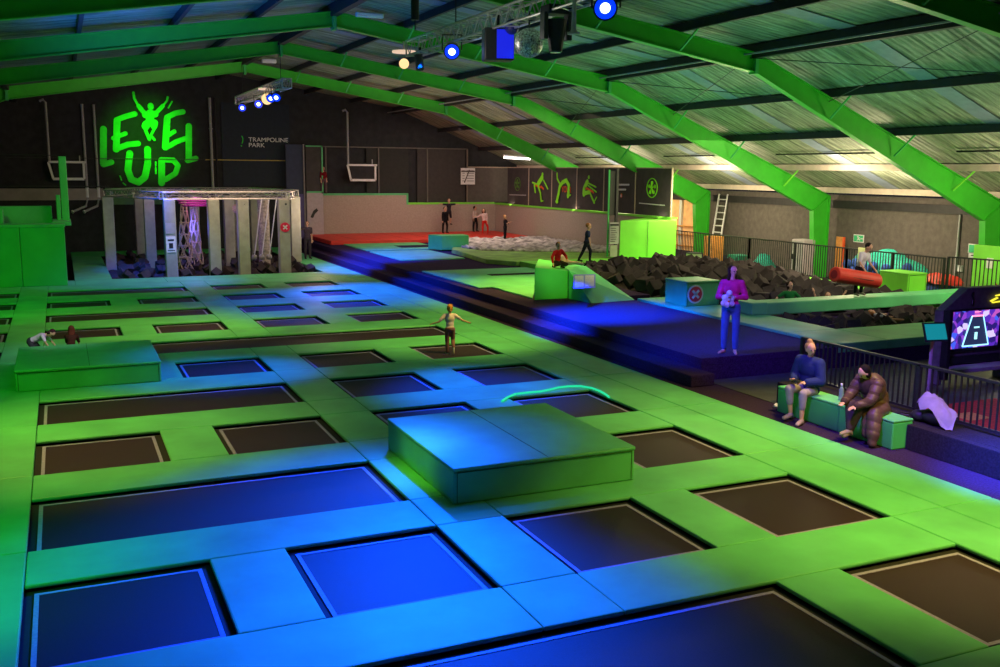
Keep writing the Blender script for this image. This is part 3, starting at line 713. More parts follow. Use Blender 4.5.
for a, b in (((2.6,40.8,2.95),(8.6,40.8,2.95)), ((3.3,43.5,2.95),(9.1,43.5,2.95)), ((5.3,38.7,2.95),(5.3,47,2.95))):
    m = MB(); truss(m, a, b, n=5, r=.018, rd=.007); m.build('truss_beam', M['alu'], rig)
# cargo nets, rings and ropes hanging in the rig (each hangs: own thing)
def cargo(x, y, z0, z1, w, label):
    t = thing('cargo_net', label, 'net', (x, y, z1)); m = MB()
    for k in range(5):
        a = 2*PI*k/5
        m.tube([(x+math.cos(a+q*.35)*w*(.25+.75*q/12), y+math.sin(a+q*.35)*w*(.25+.75*q/12), z1-(z1-z0)*q/12) for q in range(13)], .022, 5)
        m.tube([(x+math.cos(a-q*.35)*w*(.25+.75*q/12), y+math.sin(a-q*.35)*w*(.25+.75*q/12), z1-(z1-z0)*q/12) for q in range(13)], .022, 5)
    for q in range(2, 13, 2):
        rr = w*(.25+.75*q/12); z = z1-(z1-z0)*q/12
        m.tube([(x+math.cos(2*PI*k/12)*rr, y+math.sin(2*PI*k/12)*rr, z) for k in range(13)], .022, 5)
    m.build('netting', M['rope'], t); MB().disc((x,y,z1),(0,0,1),w*.3,.05).build('top_ring', M['alu'], t)
cargo(4.45, 40.6, .0, 2.75, .34, 'pale rope cargo net hanging second from left in rig')
cargo(4.95, 41.6, .1, 2.75, .30, 'rope cargo net hanging behind the front net in rig')
t = thing('trapeze_hoop', 'violet lit round hoop hanging at top of rig', 'hoop', (4.9, 40.2, 2.7))
m = MB()
for zz, rr in ((2.62, .55), (2.52, .45), (2.72,.6)): m.tube([(4.9+math.cos(2*PI*k/24)*rr*1.2, 40.2+math.sin(2*PI*k/24)*rr, zz) for k in range(25)], .03, 6)
m.build('hoop_tube', mat('magenta_tube', (.55,.05,.45,1), .5), t)
t = thing('rope_coil', 'coiled tan rope bundle hanging between the middle pillars', 'rope', (6.75, 41, 2.7)); m = MB()
for q in range(6): m.tube([(6.75+math.cos(2*PI*k/20+q)*(.22+.02*q), 41+.05*q, 2.35+math.sin(2*PI*k/20+q)*.22) for k in range(21)], .025, 5)
m.build('coil', M['rope'], t); MB().tube([(6.75,41,2.55),(6.75,41,2.85)], .02, 5).build('hanger', M['rope'], t)
for i, x in enumerate((7.05, 7.35, 7.65)):
    t = thing('climbing_rope', 'slanting thin rope with ball end right of the bark column, %s' % ('leftmost', 'middle', 'rightmost')[i], 'rope', (x, 40, 2.8), 'slanting ropes in the rig')
    MB().tube([(x+.35, 40.0, 2.82), (x-.02, 39.9, .55)], .022, 6).build('rope_line', M['white'], t)
    MB().ball((x-.04, 39.9, .45), .12, 12).build('ball_end', M['grey'], t)

# ------------------------------------------------------------------ foam cubes
cube_me = []
for k in range(3):
    s = (.13, .15, .17)[k]; m = MB().box(-s, s, -s*.92, s*.92, -s*.8, s*.8)
    bmesh.ops.bevel(m.bm, geom=list(m.bm.edges), offset=.012, segments=1, affect='EDGES')
    me = m.mesh('foam_cube'); me.materials.append(M['foam']); cube_me.append(me)
def cubes(n, area, zf, label, group, tries=60, avoid=()):
    placed = 0; pts = []
    x0, x1, y0, y1 = area
    nx_ = max(1, int(round(math.sqrt(n*(x1-x0)/(y1-y0))))); ny_ = max(1, int(math.ceil(n/nx_)))
    for i in range(nx_):
        for j in range(ny_):
            x = x0+(i+.5+random.uniform(-.3,.3))*(x1-x0)/nx_; y = y0+(j+.5+random.uniform(-.3,.3))*(y1-y0)/ny_
            if any((x-a)**2+(y-b)**2 < c*c for a, b, c in avoid): continue
            o = bpy.data.objects.new('foam_cube', random.choice(cube_me)); C.objects.link(o)
            o.location = (x, y, zf(x, y)+random.uniform(-.04, .14)); o.rotation_euler = (random.uniform(-.9,.9), random.uniform(-.9,.9), random.uniform(0, 3))
            if zf(x,y) > .3: o.scale = (1.35,)*3
            tag(o, label, 'foam cube', group)
def filler(area, zf, label, m='foam'):
    x0, x1, y0, y1 = area; nx_ = int((x1-x0)/.22); ny_ = int((y1-y0)/.22); mb = MB(); g = {}
    for i in range(nx_+1):
        for j in range(ny_+1):
            x = x0+(x1-x0)*i/nx_; y = y0+(y1-y0)*j/ny_
            g[i,j] = mb.bm.verts.new((x, y, zf(x,y)-.10+random.uniform(-.1,.1)))
    for i in range(nx_):
        for j in range(ny_): mb.bm.faces.new([g[i,j], g[i+1,j], g[i+1,j+1], g[i,j+1]])
    r = bmesh.ops.extrude_face_region(mb.bm, geom=list(mb.bm.faces))
    low = set(v for v in r['geom'] if isinstance(v, bmesh.types.BMVert))
    for v in low: v.co.z = -.44
    o = mb.build('loose_foam', M[m]); tag(o, label, 'foam', kind='stuff'); return o
KA = [(17.62, 20.4, .45), (18.95, 20.4, .45), (18.4,20.3,.4), (19.5,20.3,.4)]
zf1 = lambda x, y: P-.08+.22*math.exp(-((x-19.5)/2.6)**2)*math.exp(-((y-27)/5)**2)*2.0+.12*NZ.noise(V((x*.6,y*.6,0)))
filler((15.75, 22.28, 20.05, 31.2), zf1, 'mass of dark foam pieces filling the big pit')
cubes(200, (15.9, 22.1, 20.35, 31.0), lambda x, y: zf1(x,y)+.04, 'charcoal foam cube lying in the big pit behind the beam', 'foam cubes in the big pit', avoid=KA)
zf2 = lambda x, y: P-.17
filler((16.1, 22.28, 17.0, 19.38), zf2, 'mass of dark foam pieces filling the small front pit')
cubes(62, (16.25, 22.1, 17.15, 19.3), zf2, 'charcoal foam cube lying in the small pit before the beam', 'foam cubes in the small pit')
zf3 = lambda x, y: -.02
filler((1.6, 9.27, 37.75, 48.1), lambda x,y: -.10, 'dark loose foam filling the pit under the rig')
cubes(125, (1.75, 9.1, 37.95, 47.6), zf3, 'dark foam cube lying in the pit under the pillar rig', 'foam cubes under the rig',
      avoid=[(1.75,42.9,.45),(3.7,38.6,.42),(5.3,38.6,.42),(6.4,38.6,.42),(7.98,38.65,.42),(9.38,42.2,.42),(3.25,47.2,.42),(3.35,43.3,.42),(5.3,44.6,.42),(6.6,43.4,.42),(7.4,46.5,.42),(8.1,45.6,.42),(7.75,41.6,.45)])

# ------------------------------------------------------------------ fences
def fence(pts, z0, z1, label, step=.11, r=.011, post_every=1.9, nm='railing_fence', group=None, m='black'):
    t = thing(nm, label, 'fence', (pts[0][0], pts[0][1], z0), group)
    k = MB()
    for a, b in zip(pts, pts[1:]):
        A, B = V((*a, 0)), V((*b, 0)); Ln = (B-A).length; n = int(Ln/step)
        for q in range(n+1):
            p = A.lerp(B, q/n); k.bar((p.x, p.y, z0+.08), (p.x, p.y, z1-.02), r*2, r*2)
    bars = k.build('balusters', M[m], t); bars['kind'] = 'stuff'
    k = MB()
    for a, b in zip(pts, pts[1:]): k.bar((*a, z1), (*b, z1), .06, .04)
    k.build('top_rail', M[m], t)
    k = MB()
    for a, b in zip(pts, pts[1:]): k.bar((*a, z0+.07), (*b, z0+.07), .04, .035)
    k.build('bottom_rail', M[m], t)
    for a, b in zip(pts, pts[1:]):
        A, B = V((*a, 0)), V((*b, 0)); n = max(1, round((B-A).length/post_every))
        for q in range(n+1):
            p = A.lerp(B, q/n); MB().box(p.x-.03, p.x+.03, p.y-.03, p.y+.03, z0, z1+.01).build('post', M[m], t)
fence([(23.45, 34.5), (23.45, 29.5), (23.45, 24.5), (23.45, 20.6)], P+.0, P+1.15, 'long black railing behind the big foam pit', post_every=2.4)
fence([(23.5, 20.5), (24.0, 18.6), (24.0, 15.6)], P+.0, P+1.2, 'black railing gate in front of the green board at right edge', post_every=1.6)
fence([(11.85, 13.3), (11.85, 5.5)], .35, 1.12, 'black railing behind the seated women in the foreground', step=.105, post_every=2.35)

# benches / ledge in the foreground
bn1 = thing('padded_bench', 'green padded bench carrying the seated woman in navy', 'bench', (11.15, 11.6, -.03))
MB().box(10.97, 11.36, 11.42, 12.85, -.028, .38).build('seat_block', M['pad2'], bn1, bevel=.02)
MB().box(10.965, 11.365, 11.42, 12.855, .38, .42).build('seat_top', M['pad'], bn1, bevel=.018)
MB().box(10.97, 11.36, 10.3, 11.41, -.028, .38).build('seat_block', M['pad2'], bn1, bevel=.02)
MB().box(10.965, 11.365, 10.295, 11.41, .38, .42).build('seat_top', M['pad'], bn1, bevel=.018)
struct('trim_10', MB().box(11.375, 12.15, 5.2, 13.35, -.03, .35).box(11.22, 11.375, 5.2, 10.28, -.03, .35), M['carpetb'], 'black carpeted kerb under the railing', bevel=.01)
rm = thing('floor_rug', 'red rug with yellow squares behind the foreground railing', 'rug', (13.2, 10, -.02))
MB().box(12.3, 15.2, 6.5, 12.0, -.018, .012).build('rug_base', mat('rug_red', (.50,.03,.03,1), .9, .3, 20), rm)
k = MB()
for (x, y) in ((12.5,11.2),(12.55,10.6),(12.6,9.4),(12.7,7.6),(13.4,11.0),(13.5,8.6),(14.2,9.9)): k.box(x, x+.5, y, y+.42, .012, .016)
k.build('yellow_squares', mat('rug_yellow', (.70,.36,.08,1), .9, .2, 20), rm)

# ------------------------------------------------------------------ arcade machine and tablet
ar = thing('arcade_machine', 'dark grey arcade cabinet with bright purple game screen', 'arcade machine', (16.1, 13.5, -.02))
X0a, X1a = 15.22, 17.1
MB().prism([(X0a,-.018),(X0a,1.42),(X0a+.62,1.84),(X1a,1.84),(X1a,-.018),(X1a-.15,-.018),(X1a-.15,.28),(X0a+.12,.28),(X0a+.12,-.018)], 'y', 13.3, 13.5).build('cabinet', mat('cabinet_grey', (.13,.13,.14,1), .6, .2, 10), ar, bevel=.015)
MB().box(X0a+.02, X0a+.10, 13.15, 13.31, .1, 1.44).build('side_cheek', M['black'], ar)
MB().box(X0a+.1, X1a-.15, 12.95, 13.3, .26, .34).build('shelf', M['grey'], ar, bevel=.01)
MB().box(X0a+.25, X1a-.3, 13.26, 13.30, .38, .52).build('speaker_grille', M['black'], ar)
bz = MB().box(X0a+.10, 16.82, 13.255, 13.3, .62, 1.44).build('screen_bezel', M['black'], ar)
def screen_mat():
    m = bpy.data.materials.new('game_screen'); m.use_nodes = True; n = m.node_tree.nodes; l = m.node_tree.links
    b = n['Principled BSDF']; b.inputs['Base Color'].default_value = (.02,.02,.03,1)
    tc = n.new('ShaderNodeTexCoord'); v = n.new('ShaderNodeTexVoronoi'); v.inputs['Scale'].default_value = 9
    l.new(tc.outputs['Object'], v.inputs['Vector'])
    r = n.new('ShaderNodeValToRGB'); e = r.color_ramp.elements; r.color_ramp.interpolation = 'CONSTANT'
    e[0].position = 0; e[0].color = (.02,.01,.15,1); e[1].position = .92; e[1].color = (.6,.5,.9,1)
    for p, c in ((.25,(.08,.02,.42,1)),(.45,(.05,.10,.75,1)),(.62,(.22,.04,.50,1)),(.82,(.45,.08,.45,1))): x = e.new(p); x.color = c
    s = n.new('ShaderNodeSeparateColor'); l.new(v.outputs['Color'], s.inputs[0]); l.new(s.outputs[0], r.inputs['Fac'])
    l.new(r.outputs['Color'], b.inputs['Emission Color']); b.inputs['Emission Strength'].default_value = 1.3
    return m
sc = MB().box(15.40, 16.70, 13.245, 13.255, .68, 1.40).build('screen', screen_mat(), ar)
em = lambda nme, c, s: mat(nme, (.01,.01,.01,1), .5, emit=c, es=s)
MB().prism([(15.72,.72),(16.42,.72),(16.22,1.30),(15.92,1.30)], 'y', 13.235, 13.244).build('game_lane', em('lane_dark', (.02,.03,.10,1), 1), sc)
k = MB(); k.bar((15.72,13.23,.72),(15.92,13.23,1.30),.012,.022,(0,1,0)).bar((16.42,13.23,.72),(16.22,13.23,1.30),.012,.022,(0,1,0)).bar((15.72,13.23,.72),(16.42,13.23,.72),.022,.022)
k.build('lane_outline', em('lane_cyan', (.3,.7,1,1), 2), sc)
k = MB(); k.bar((15.92,13.23,1.30),(16.22,13.23,1.30),.012,.03).box(15.99,16.15,13.228,13.236,1.37,1.385); k.build('lane_end', em('lane_red', (1,.25,.45,1), 2), sc)
for b_ in ((16.0,16.14,13.226,13.234,1.06,1.09),(16.03,16.10,13.226,13.234,.84,.98)): MB().box(*b_).build('game_mark', em('mark_white', (.4,.9,1,1), 1.5), sc)
k = MB(); k.bar((16.45,13.28,1.56),(16.62,13.28,1.62),.02,.05,(0,1,0)).bar((16.5,13.28,1.53),(16.95,13.28,1.56),.02,.04,(0,1,0)).bar((16.58,13.28,1.66),(16.72,13.28,1.68),.02,.04,(0,1,0)); k.build('yellow_logo', em('logo_yellow', (1,.85,.05,1), 1.2), ar)
k = MB(); k.tube([(15.96,13.28,1.76),(15.92,13.28,1.70),(15.97,13.28,1.62),(15.95,13.28,1.5)], .018, 6); k.build('cable', M['black'], ar)
tb = thing('tablet_stand', 'glowing teal tablet on a slim floor stand beside railing', 'tablet', (13.85, 12.3, -.02))
MB().tube([(13.92,12.35,.0),(13.92,12.35,1.18)], .03, 10).build('pole', M['grey'], tb)
MB().disc((13.88,12.35,.0), (0,0,1), .2, .03).build('base_plate', M['black'], tb)
R_ = Matrix.Rotation(-.45, 4, 'X')
m = MB().box(-.27,.27,-.012,.012,-.17,.17); m.bm.transform(Matrix.Translation((13.90,12.28,1.26)) @ Matrix.Rotation(-.35,4,'X') @ Matrix.Rotation(.04,4,'Y')); m.build('tablet_case', M['black'], tb)
m = MB().box(-.24,.24,-.018,-.012,-.14,.14); m.bm.transform(Matrix.Translation((13.90,12.28,1.26)) @ Matrix.Rotation(-.35,4,'X') @ Matrix.Rotation(.04,4,'Y')); m.build('tablet_screen', em('tablet_teal', (.005,.24,.30,1), 1), tb)

# ------------------------------------------------------------------ things along the right wall
FZ = P-.3
def cratex(x0,x1,y0,y1,z0,z1,m,label,cat,nm,n=6):
    t = thing(nm, label, cat, ((x0+x1)/2,(y0+y1)/2,z0)); k = MB(); w = .05
    for x in (x0, x1-w):
        for y in (y0, y1-w): k.box(x, x+w, y, y+w, z0, z1)
    k.build('corner_posts', m, t); k = MB()
    for q in range(n):
        x = x0+(x1-x0)*(q+.5)/n; k.box(x-.03, x+.03, y0-.01, y0+.02, z0, z1)
        y = y0+(y1-y0)*(q+.5)/n; k.box(x0-.01, x0+.02, y-.03, y+.03, z0, z1)
    k.build('slats', m, t); k = MB()
    for z in (z0, z1-w): k.box(x0, x1, y0, y1, z, z+w)
    k.build('top_and_bottom_boards', m, t)
cratex(24.0, 24.5, 32.45, 33.1, P-.3, P+1.0, M['orange'], 'orange slatted wooden crate behind the far railing', 'crate', 'wooden_crate')
t = thing('ladder', 'white folding ladder leaning on the dark side wall', 'ladder', (26.1, 34, FZ))
a0, a1 = V((25.5,34.2,FZ)), V((26.3,34.7,3.05)); b0, b1 = V((25.5,34.8,FZ)), V((26.3,35.3,3.05))
for a, b in ((a0,a1),(b0,b1)): MB().bar(a, b, .05, .08).build('side_rail', M['white'], t)
for q in range(10): MB().bar(a0.lerp(a1,(q+.7)/10.5), b0.lerp(b1,(q+.7)/10.5), .07, .04).build('rung', M['white'], t)
t = thing('tall_locker', 'pale grey locker standing left of the middle column', 'locker', (25.2, 27.8, FZ))
MB().box(25.0, 25.55, 28.3, 29.0, FZ+.002, 1.55).build('body', M['lilac'], t, bevel=.05); MB().box(24.985,25.0,28.35,28.95,FZ+.08,1.48).build('door', M['grey'], t)
MB().box(24.96,24.985,28.85,28.9,.8,1.0).build('handle', M['black'], t)
def heap(x, y, z, rx, ry, rz_, m, label, cat, nm, sub):
    t = thing(nm, label, cat, (x,y,z)); mb = MB(); bmesh.ops.create_icosphere(mb.bm, subdivisions=4, radius=1)
    for v in mb.bm.verts:
        n = 1+.18*NZ.noise(v.co*2.3+V((x,y,0)))+.10*NZ.noise(v.co*6)
        v.co = V((v.co.x*rx*n, v.co.y*ry*n, max(0, v.co.z)*rz_*n)); v.co += V((x,y,z))
    mb.build(sub, m, t, smooth=True)
    return t
t = heap(24.9, 24.3, FZ, .55, 2.0, 1.34, M['teal'], 'big teal and blue netted ball bag behind the railing', 'net bag', 'net_bag', 'net_cover')
mb = MB()
for q in range(26):
    a = random.uniform(0, 6.28); yy = 24.3+random.uniform(-1.5,1.5); zz = random.uniform(.15,.8)
    mb.ball((24.9-.42-random.uniform(0,.08), yy, zz+.25), .16, 10)
bb_ = mb.build('blue_balls', M['bluef'], t, smooth=True); bb_['kind'] = 'stuff'
heap(24.3, 20.9+.6, FZ, .4, .8, .62, M['bluef'], 'low dark blue fabric heap behind the railing', 'cushions', 'fabric_heap', 'fabric')
t = heap(24.3, 21.4, FZ+.6, .3, .75, .3, M['red'], 'red cushion strip resting on the blue fabric heap', 'cushion', 'red_cushion', 'cushion_cover')
heap(24.8, 30.3, FZ, .4, .55, .75, M['teal'], 'dim teal net heap left of the locker', 'net bag', 'net_bag', 'net_cover')
cratex(24.3, 24.9, 30.9+.3, 31.9, FZ, .75, mat('teal_frame', (.03,.30,.20,1)), 'teal lattice crate beside the orange crate', 'crate', 'lattice_crate', 5)
t = thing('wall_board', 'yellow edge board behind the middle column', 'board', (26, 27.6, FZ)); MB().box(25.95,26.0,27.35,27.7,FZ,1.7).build('board', M['orange'], t); MB().box(25.93,26.01,27.3,27.36,FZ,1.7).build('edge_strip', M['logored'], t)
def exit_sign(px, py, w, h, label):
    c = onX(px, py, XR-.03); t = thing('exit_sign', label, 'sign', (c.x, c.y, c.z))
    MB().box(c.x, c.x+.02, c.y-w/2, c.y+w/2, c.z-h/2, c.z+h/2).build('sign_plate', M['white'], t)
    MB().box(c.x-.01, c.x, c.y-w/2+.03, c.y+w/2-.03, c.z-h/2+.03, c.z+h/2-.03).build('green_panel', mat('exit_green', (.03,.40,.15,1), .5, emit=(.1,.8,.3,1), es=.15), t)
    k = MB(); x = c.x-.015
    k.ball((x, c.y+.02, c.z+h*.24), .03, 8).bar((x,c.y+.02,c.z+h*.18),(x,c.y-.01,c.z-h*.05),.02,.04,(0,1,0)).bar((x,c.y-.01,c.z-h*.05),(x,c.y-.09,c.z-h*.2),.02,.03).bar((x,c.y-.01,c.z-h*.05),(x,c.y+.06,c.z-h*.25),.02,.03)
    k.bar((x,c.y+.02,c.z+h*.12),(x,c.y-.08,c.z+h*.1),.02,.025).bar((x,c.y-.12,c.z),(x,c.y-.24,c.z),.02,.03)
    k.build('running_figure', M['ink'], t)
exit_sign(858.5, 238.5, .5, .28, 'small green exit sign on dark wall above the boy')
exit_sign(976.5, 249, .62, .30, 'small green exit sign near the nearest column')
c = onX(976.5, 255, XR-.03); t = thing('wall_notice', 'small white notice under the nearest exit sign', 'sign', tuple(c)); MB().box(c.x,c.x+.02,c.y-.3,c.y+.3,c.z-.13,c.z+.08).build('notice_plate', M['white'], t)
MB().box(c.x-.01,c.x,c.y-.2,c.y+.2,c.z-.04,c.z-.01).build('printed_line', M['dark'], t)
c = onX(861, 257, 23.38); t = thing('fence_notice', 'pale yellow notice tied to railing behind the boy', 'sign', tuple(c)); MB().box(c.x,c.x+.015,c.y-.14,c.y+.14,c.z-.34,c.z+.30).build('notice_plate', mat('pale_yellow', (.55,.55,.30,1)), t)
k=MB()
for q in range(5): k.box(c.x-.006,c.x,c.y-.10,c.y+.08,c.z-.26+q*.1,c.z-.245+q*.1)
k.build('printed_lines', M['grey'], t)
t = thing('wall_conduit', 'vertical grey conduit on dark wall right of exit sign', 'pipe', (XR-.05, 21.9, .1)); c = onX(959, 230, XR-.05)
MB().tube([(XR-.05,c.y,3.1),(XR-.05,c.y,.2)], .04).build('pipe_run', M['grey'], t); MB().box(XR-.1,XR-.01,c.y-.25,c.y-.1,.9,1.1).build('socket', M['white'], t)
struct('trim_11', MB().box(XR-.12, XR, Y0, YE, 2.72, 3.0), M['purlin'], 'dark beam along the top of the side wall')
t = thing('green_screen_board', 'bright green board behind the railing gate', 'board', (24.7, 18, FZ)); MB().box(24.6,24.7,16.0,20.6,FZ,1.95).build('board', M['lime'], t, bevel=.01)
MB().box(24.57,24.6,19.9,20.1,1.3,1.6).build('white_label', M['white'], t); MB().box(24.57,24.6,17.95,18.25,1.55,1.75).build('white_label', M['white'], t)
t = thing('spray_bottle', 'white bottle with red cap standing by the gate', 'bottle', (24.3,17.9,P)); c = onX(996, 283, 24.3)
MB().tube([(24.3,c.y,P+.062),(24.3,c.y,P+.36)], .11, 14, .08).build('bottle_body', M['white'], t); MB().tube([(24.3,c.y,P+.36),(24.3,c.y,P+.5)], .04, 10, .02).build('cap', M['red'], t)
t.location = (24.3, c.y, P+.06)
for ch in t.children: ch.data.transform(Matrix.Translation(V((24.3,17.9,P))-V((24.3,c.y,P+.06))))
t = thing('lit_doorway', 'orange lit opening with shelves beside the farthest column', 'doorway', (26.2, 37.6, FZ))
MB().box(26.25,26.38,36.4,39.5,FZ,2.7).build('bright_panel', mat('orange_glow', (.75,.42,.18,1), .7, .3, 3, emit=(.9,.45,.15,1), es=.35), t)
MB().box(26.15,26.25,37.9,38.1,FZ,2.7).build('post', M['white'], t)
k=MB()
for z in (.6,1.1,1.5): k.box(26.1,26.25,36.4,39.4,z,z+.05)
k.build('shelves', M['orange'], t)
MB().box(26.1,26.24,38.4,38.9,1.3,1.5).build('box', M['white'], t)
t = thing('small_stool', 'small dark grey box on the green ledge beside railing', 'box', (22.9,31.7,P)); MB().box(22.75,23.2,32.1,32.55,P+.062,P+.36).build('box_body', M['pillar'], t, bevel=.02); MB().box(22.73,23.22,32.08,32.57,P+.36,P+.40).build('lid', M['dark'], t)

# ------------------------------------------------------------------ lights hung under the roof
TX = 7.1
ts = thing('lighting_truss', 'aluminium lighting truss hanging under the ridge, nearest', 'truss', (TX, 15, 6.5))
m = MB(); truss(m, (TX, 9, 6.55), (TX, 20.5, 6.55), .30, 26, .022, .011); m.build('truss_frame', M['alu'], ts)
for y in (12, 18): MB().tube([(TX, y, 6.7), (TX, y, 7.95)], .012, 5).build('hanging_cable', M['black'], ts)
def par_can(p, tgt, label, on=(.15,.25,1,1), es=30, size=.16):
    t = thing('stage_light', label, 'stage light', p, 'stage lights'); p = V(p); d = (V(tgt)-p).normalized()
    MB().tube([p-d*.14, p+d*.12], size*.8, 16, size).build('housing', M['black'], t)
    ln_ = MB().disc(p+d*.125, d, size*.85, .012, 20).build('lens', em('led_blue_ring', (.0,.03,1,1), 1.6), t)
    MB().disc(p+d*.135, d, size*.42, .012, 16).build('lit_core', em('led_core', (.45,.6,1,1), 6), ln_)
    s = d.cross(V((0,0,1))).normalized()*size*1.15
    MB().tube([p+s, p+s+V((0,0,.28)), p-s+V((0,0,.28)), p-s], .014, 5).build('yoke', M['black'], t)
    return t
c1 = onX(452, 50, TX-.1); c2 = onX(606, 8, TX-.1)
par_can(tuple(c1), (3, 8, 2.2), 'round blue stage light under the left part of nearest truss')
par_can(tuple(c2), (0, 2, 4.2), 'bright blue stage light at the right end of nearest truss', size=.17)
c = onX(404, 58, TX); t = thing('hanging_lamp', 'warm glowing lamp at the left end of nearest truss', 'lamp', tuple(c))
MB().ball(c+V((0,0,-.12)), .11, 14).build('bulb', em('warm_bulb', (1,.62,.28,1), 1.4), t); MB().disc(c+V((0,0,.13)), (0,0,1), .26, .04).build('shade', em('warm_shade', (1,.7,.5,1), .8), t)
MB().tube([c+V((0,0,.13)), c+V((0,0,.35))], .02, 6).build('stem', M['alu'], t)
c = onX(420, 62, TX); t = thing('clamp_light', 'small black fitting beside the warm hanging lamp', 'stage light', tuple(c)); MB().tube([c+V((0,0,-.15)), c+V((0,.1,.15))], .09, 10).build('housing', M['black'], t); MB().bar(c+V((0,0,.15)), c+V((0,0,.3)), .04, .04).build('clamp', M['black'], t)
c = onX(498, 45, TX); t = thing('loudspeaker', 'black loudspeaker with blue lit face below the truss', 'speaker', tuple(c))
m = MB().box(-.26,.26,-.17,.19,-.27,.27); m.bm.transform(Matrix.Translation(c) @ Matrix.Rotation(-.25,4,'Z')); m.build('cabinet', M['black'], t, bevel=.02)
m = MB().box(-.05,.245,-.185,-.17,-.24,.24); m.bm.transform(Matrix.Translation(c) @ Matrix.Rotation(-.25,4,'Z')); m.build('lit_face', em('speaker_blue_light', (.01,.02,1,1), .75), t)  # emission stands in for blue light falling on the speaker front
m = MB().ball(c+V((.15,-.25,.28)), .13, 12); m.build('round_fitting', mat('dark_blue_ball', (.02,.02,.2,1), .4), t)
MB().bar(c+V((0,0,.25)), c+V((0,0,.5)), .04, .04).build('bracket', M['black'], t)
c = onX(529, 43, TX); t = thing('mirror_ball', 'round silver mirror ball hanging from the truss', 'mirror ball', tuple(c))
m = MB(); bmesh.ops.create_uvsphere(m.bm, u_segments=26, v_segments=16, radius=.235, matrix=Matrix.Translation(c))
m.build('mirror_sphere', mat('mirror', (.5,.52,.5,1), .4, .95, 34, metal=.6), t)
MB().tube([c+V((0,0,.22)), c+V((0,0,.5))], .015, 6).build('hanger', M['black'], t)
c = onX(556, 30, TX); t = thing('moving_head_light', 'large black moving head light under the truss', 'stage light', tuple(c))
MB().box(c.x-.2,c.x+.2,c.y-.16,c.y+.16,c.z+.22,c.z+.36).build('base', M['black'], t, bevel=.02)
MB().box(c.x-.24,c.x-.17,c.y-.08,c.y+.08,c.z-.15,c.z+.25).build('arm', M['black'], t, bevel=.01); MB().box(c.x+.17,c.x+.24,c.y-.08,c.y+.08,c.z-.15,c.z+.25).build('arm', M['black'], t, bevel=.01)
MB().tube([c+V((0,0,.15)), c+V((0,0,-.32))], .17, 16, .10).build('head', M['black'], t); MB().disc(c+V((0,0,-.33)), (0,0,1), .085, .015).build('lens', mat('lens_glass', (.1,.2,.25,1), .1), t)
c = onX(574, 18, TX-.3); t = thing('hanging_nozzle', 'thin blue lit rod with flared foot below the truss', 'fitting', tuple(c)); MB().tube([c+V((0,0,.3)), c+V((0,0,-.15)), c+V((0,0,-.2))], .025, 10, .05).build('rod', M['grey'], t); MB().disc(c+V((0,0,-.21)),(0,0,1),.09,.03).build('foot', M['grey'], t)
c = onX(415, 8, 7.2); t = thing('black_duct', 'black tube hanging from the ridge at top of photo', 'tube', tuple(c)); MB().tube([c+V((0,0,.5)), c+V((0,0,-.25))], .09, 12).build('tube_body', M['black'], t); MB().tube([c+V((0,0,-.25)), c+V((0,0,-.45))], .015, 6).build('hook', M['black'], t)
# rear truss
t2 = thing('lighting_truss', 'short aluminium lighting truss in front of the back wall', 'truss', (TX, 38, 6.6))
a_, b_ = onX(287, 80, 7.2), onX(239, 103, 7.2); a_.z = b_.z = (a_.z+b_.z)/2
m = MB(); truss(m, tuple(a_), tuple(b_), .30, 22, .025, .014); m.build('truss_frame', M['alu'], t2)
for yy in (a_.y+1, b_.y-1): MB().tube([(7.2, yy, a_.z+.1), (7.2, yy, 8.3)], .012, 5).build('hanging_cable', M['black'], t2)
for i, (px, py, lab) in enumerate(((242.5,107,'leftmost'),(259,103,'second from left'),(271.5,97,'third'),(277,96,'rightmost'))):
    c = onX(px, py, 7.15); par_can(tuple(c), (2.5, 26, 0.5), 'small blue stage light under rear truss, '+lab, es=40, size=.17)
c = onX(267, 99, 7.1); t = thing('hanging_lamp', 'warm glowing lamp under the rear truss', 'lamp', tuple(c)); MB().ball(c, .2, 12).build('bulb', em('warm_bulb', (1,.62,.28,1), 1.4), t); MB().disc(c+V((0,0,.35)),(0,0,1),.3,.05).build('shade', em('warm_shade', (1,.7,.5,1), .8), t)
# white boxes on the ridge
for (px0, px1, py0, py1, y, lab) in ((356,383,12,18.5,27.9,'white emergency light box on the nearer ridge joint'),(262,276,59,63.5,41.6,'white emergency light box on the far ridge')):
    a, b = onY(px0, py0, y), onY(px1, py1, y); t = thing('emergency_light', lab, 'light', ((a.x+b.x)/2, y, b.z))
    MB().box(a.x, b.x, y-.1, y+.1, b.z, a.z).build('housing', M['white'], t, bevel=.02); MB().box(a.x+.05, b.x-.05, y-.12, y-.1, b.z+.03, a.z-.03).build('diffuser', M['ink'], t)
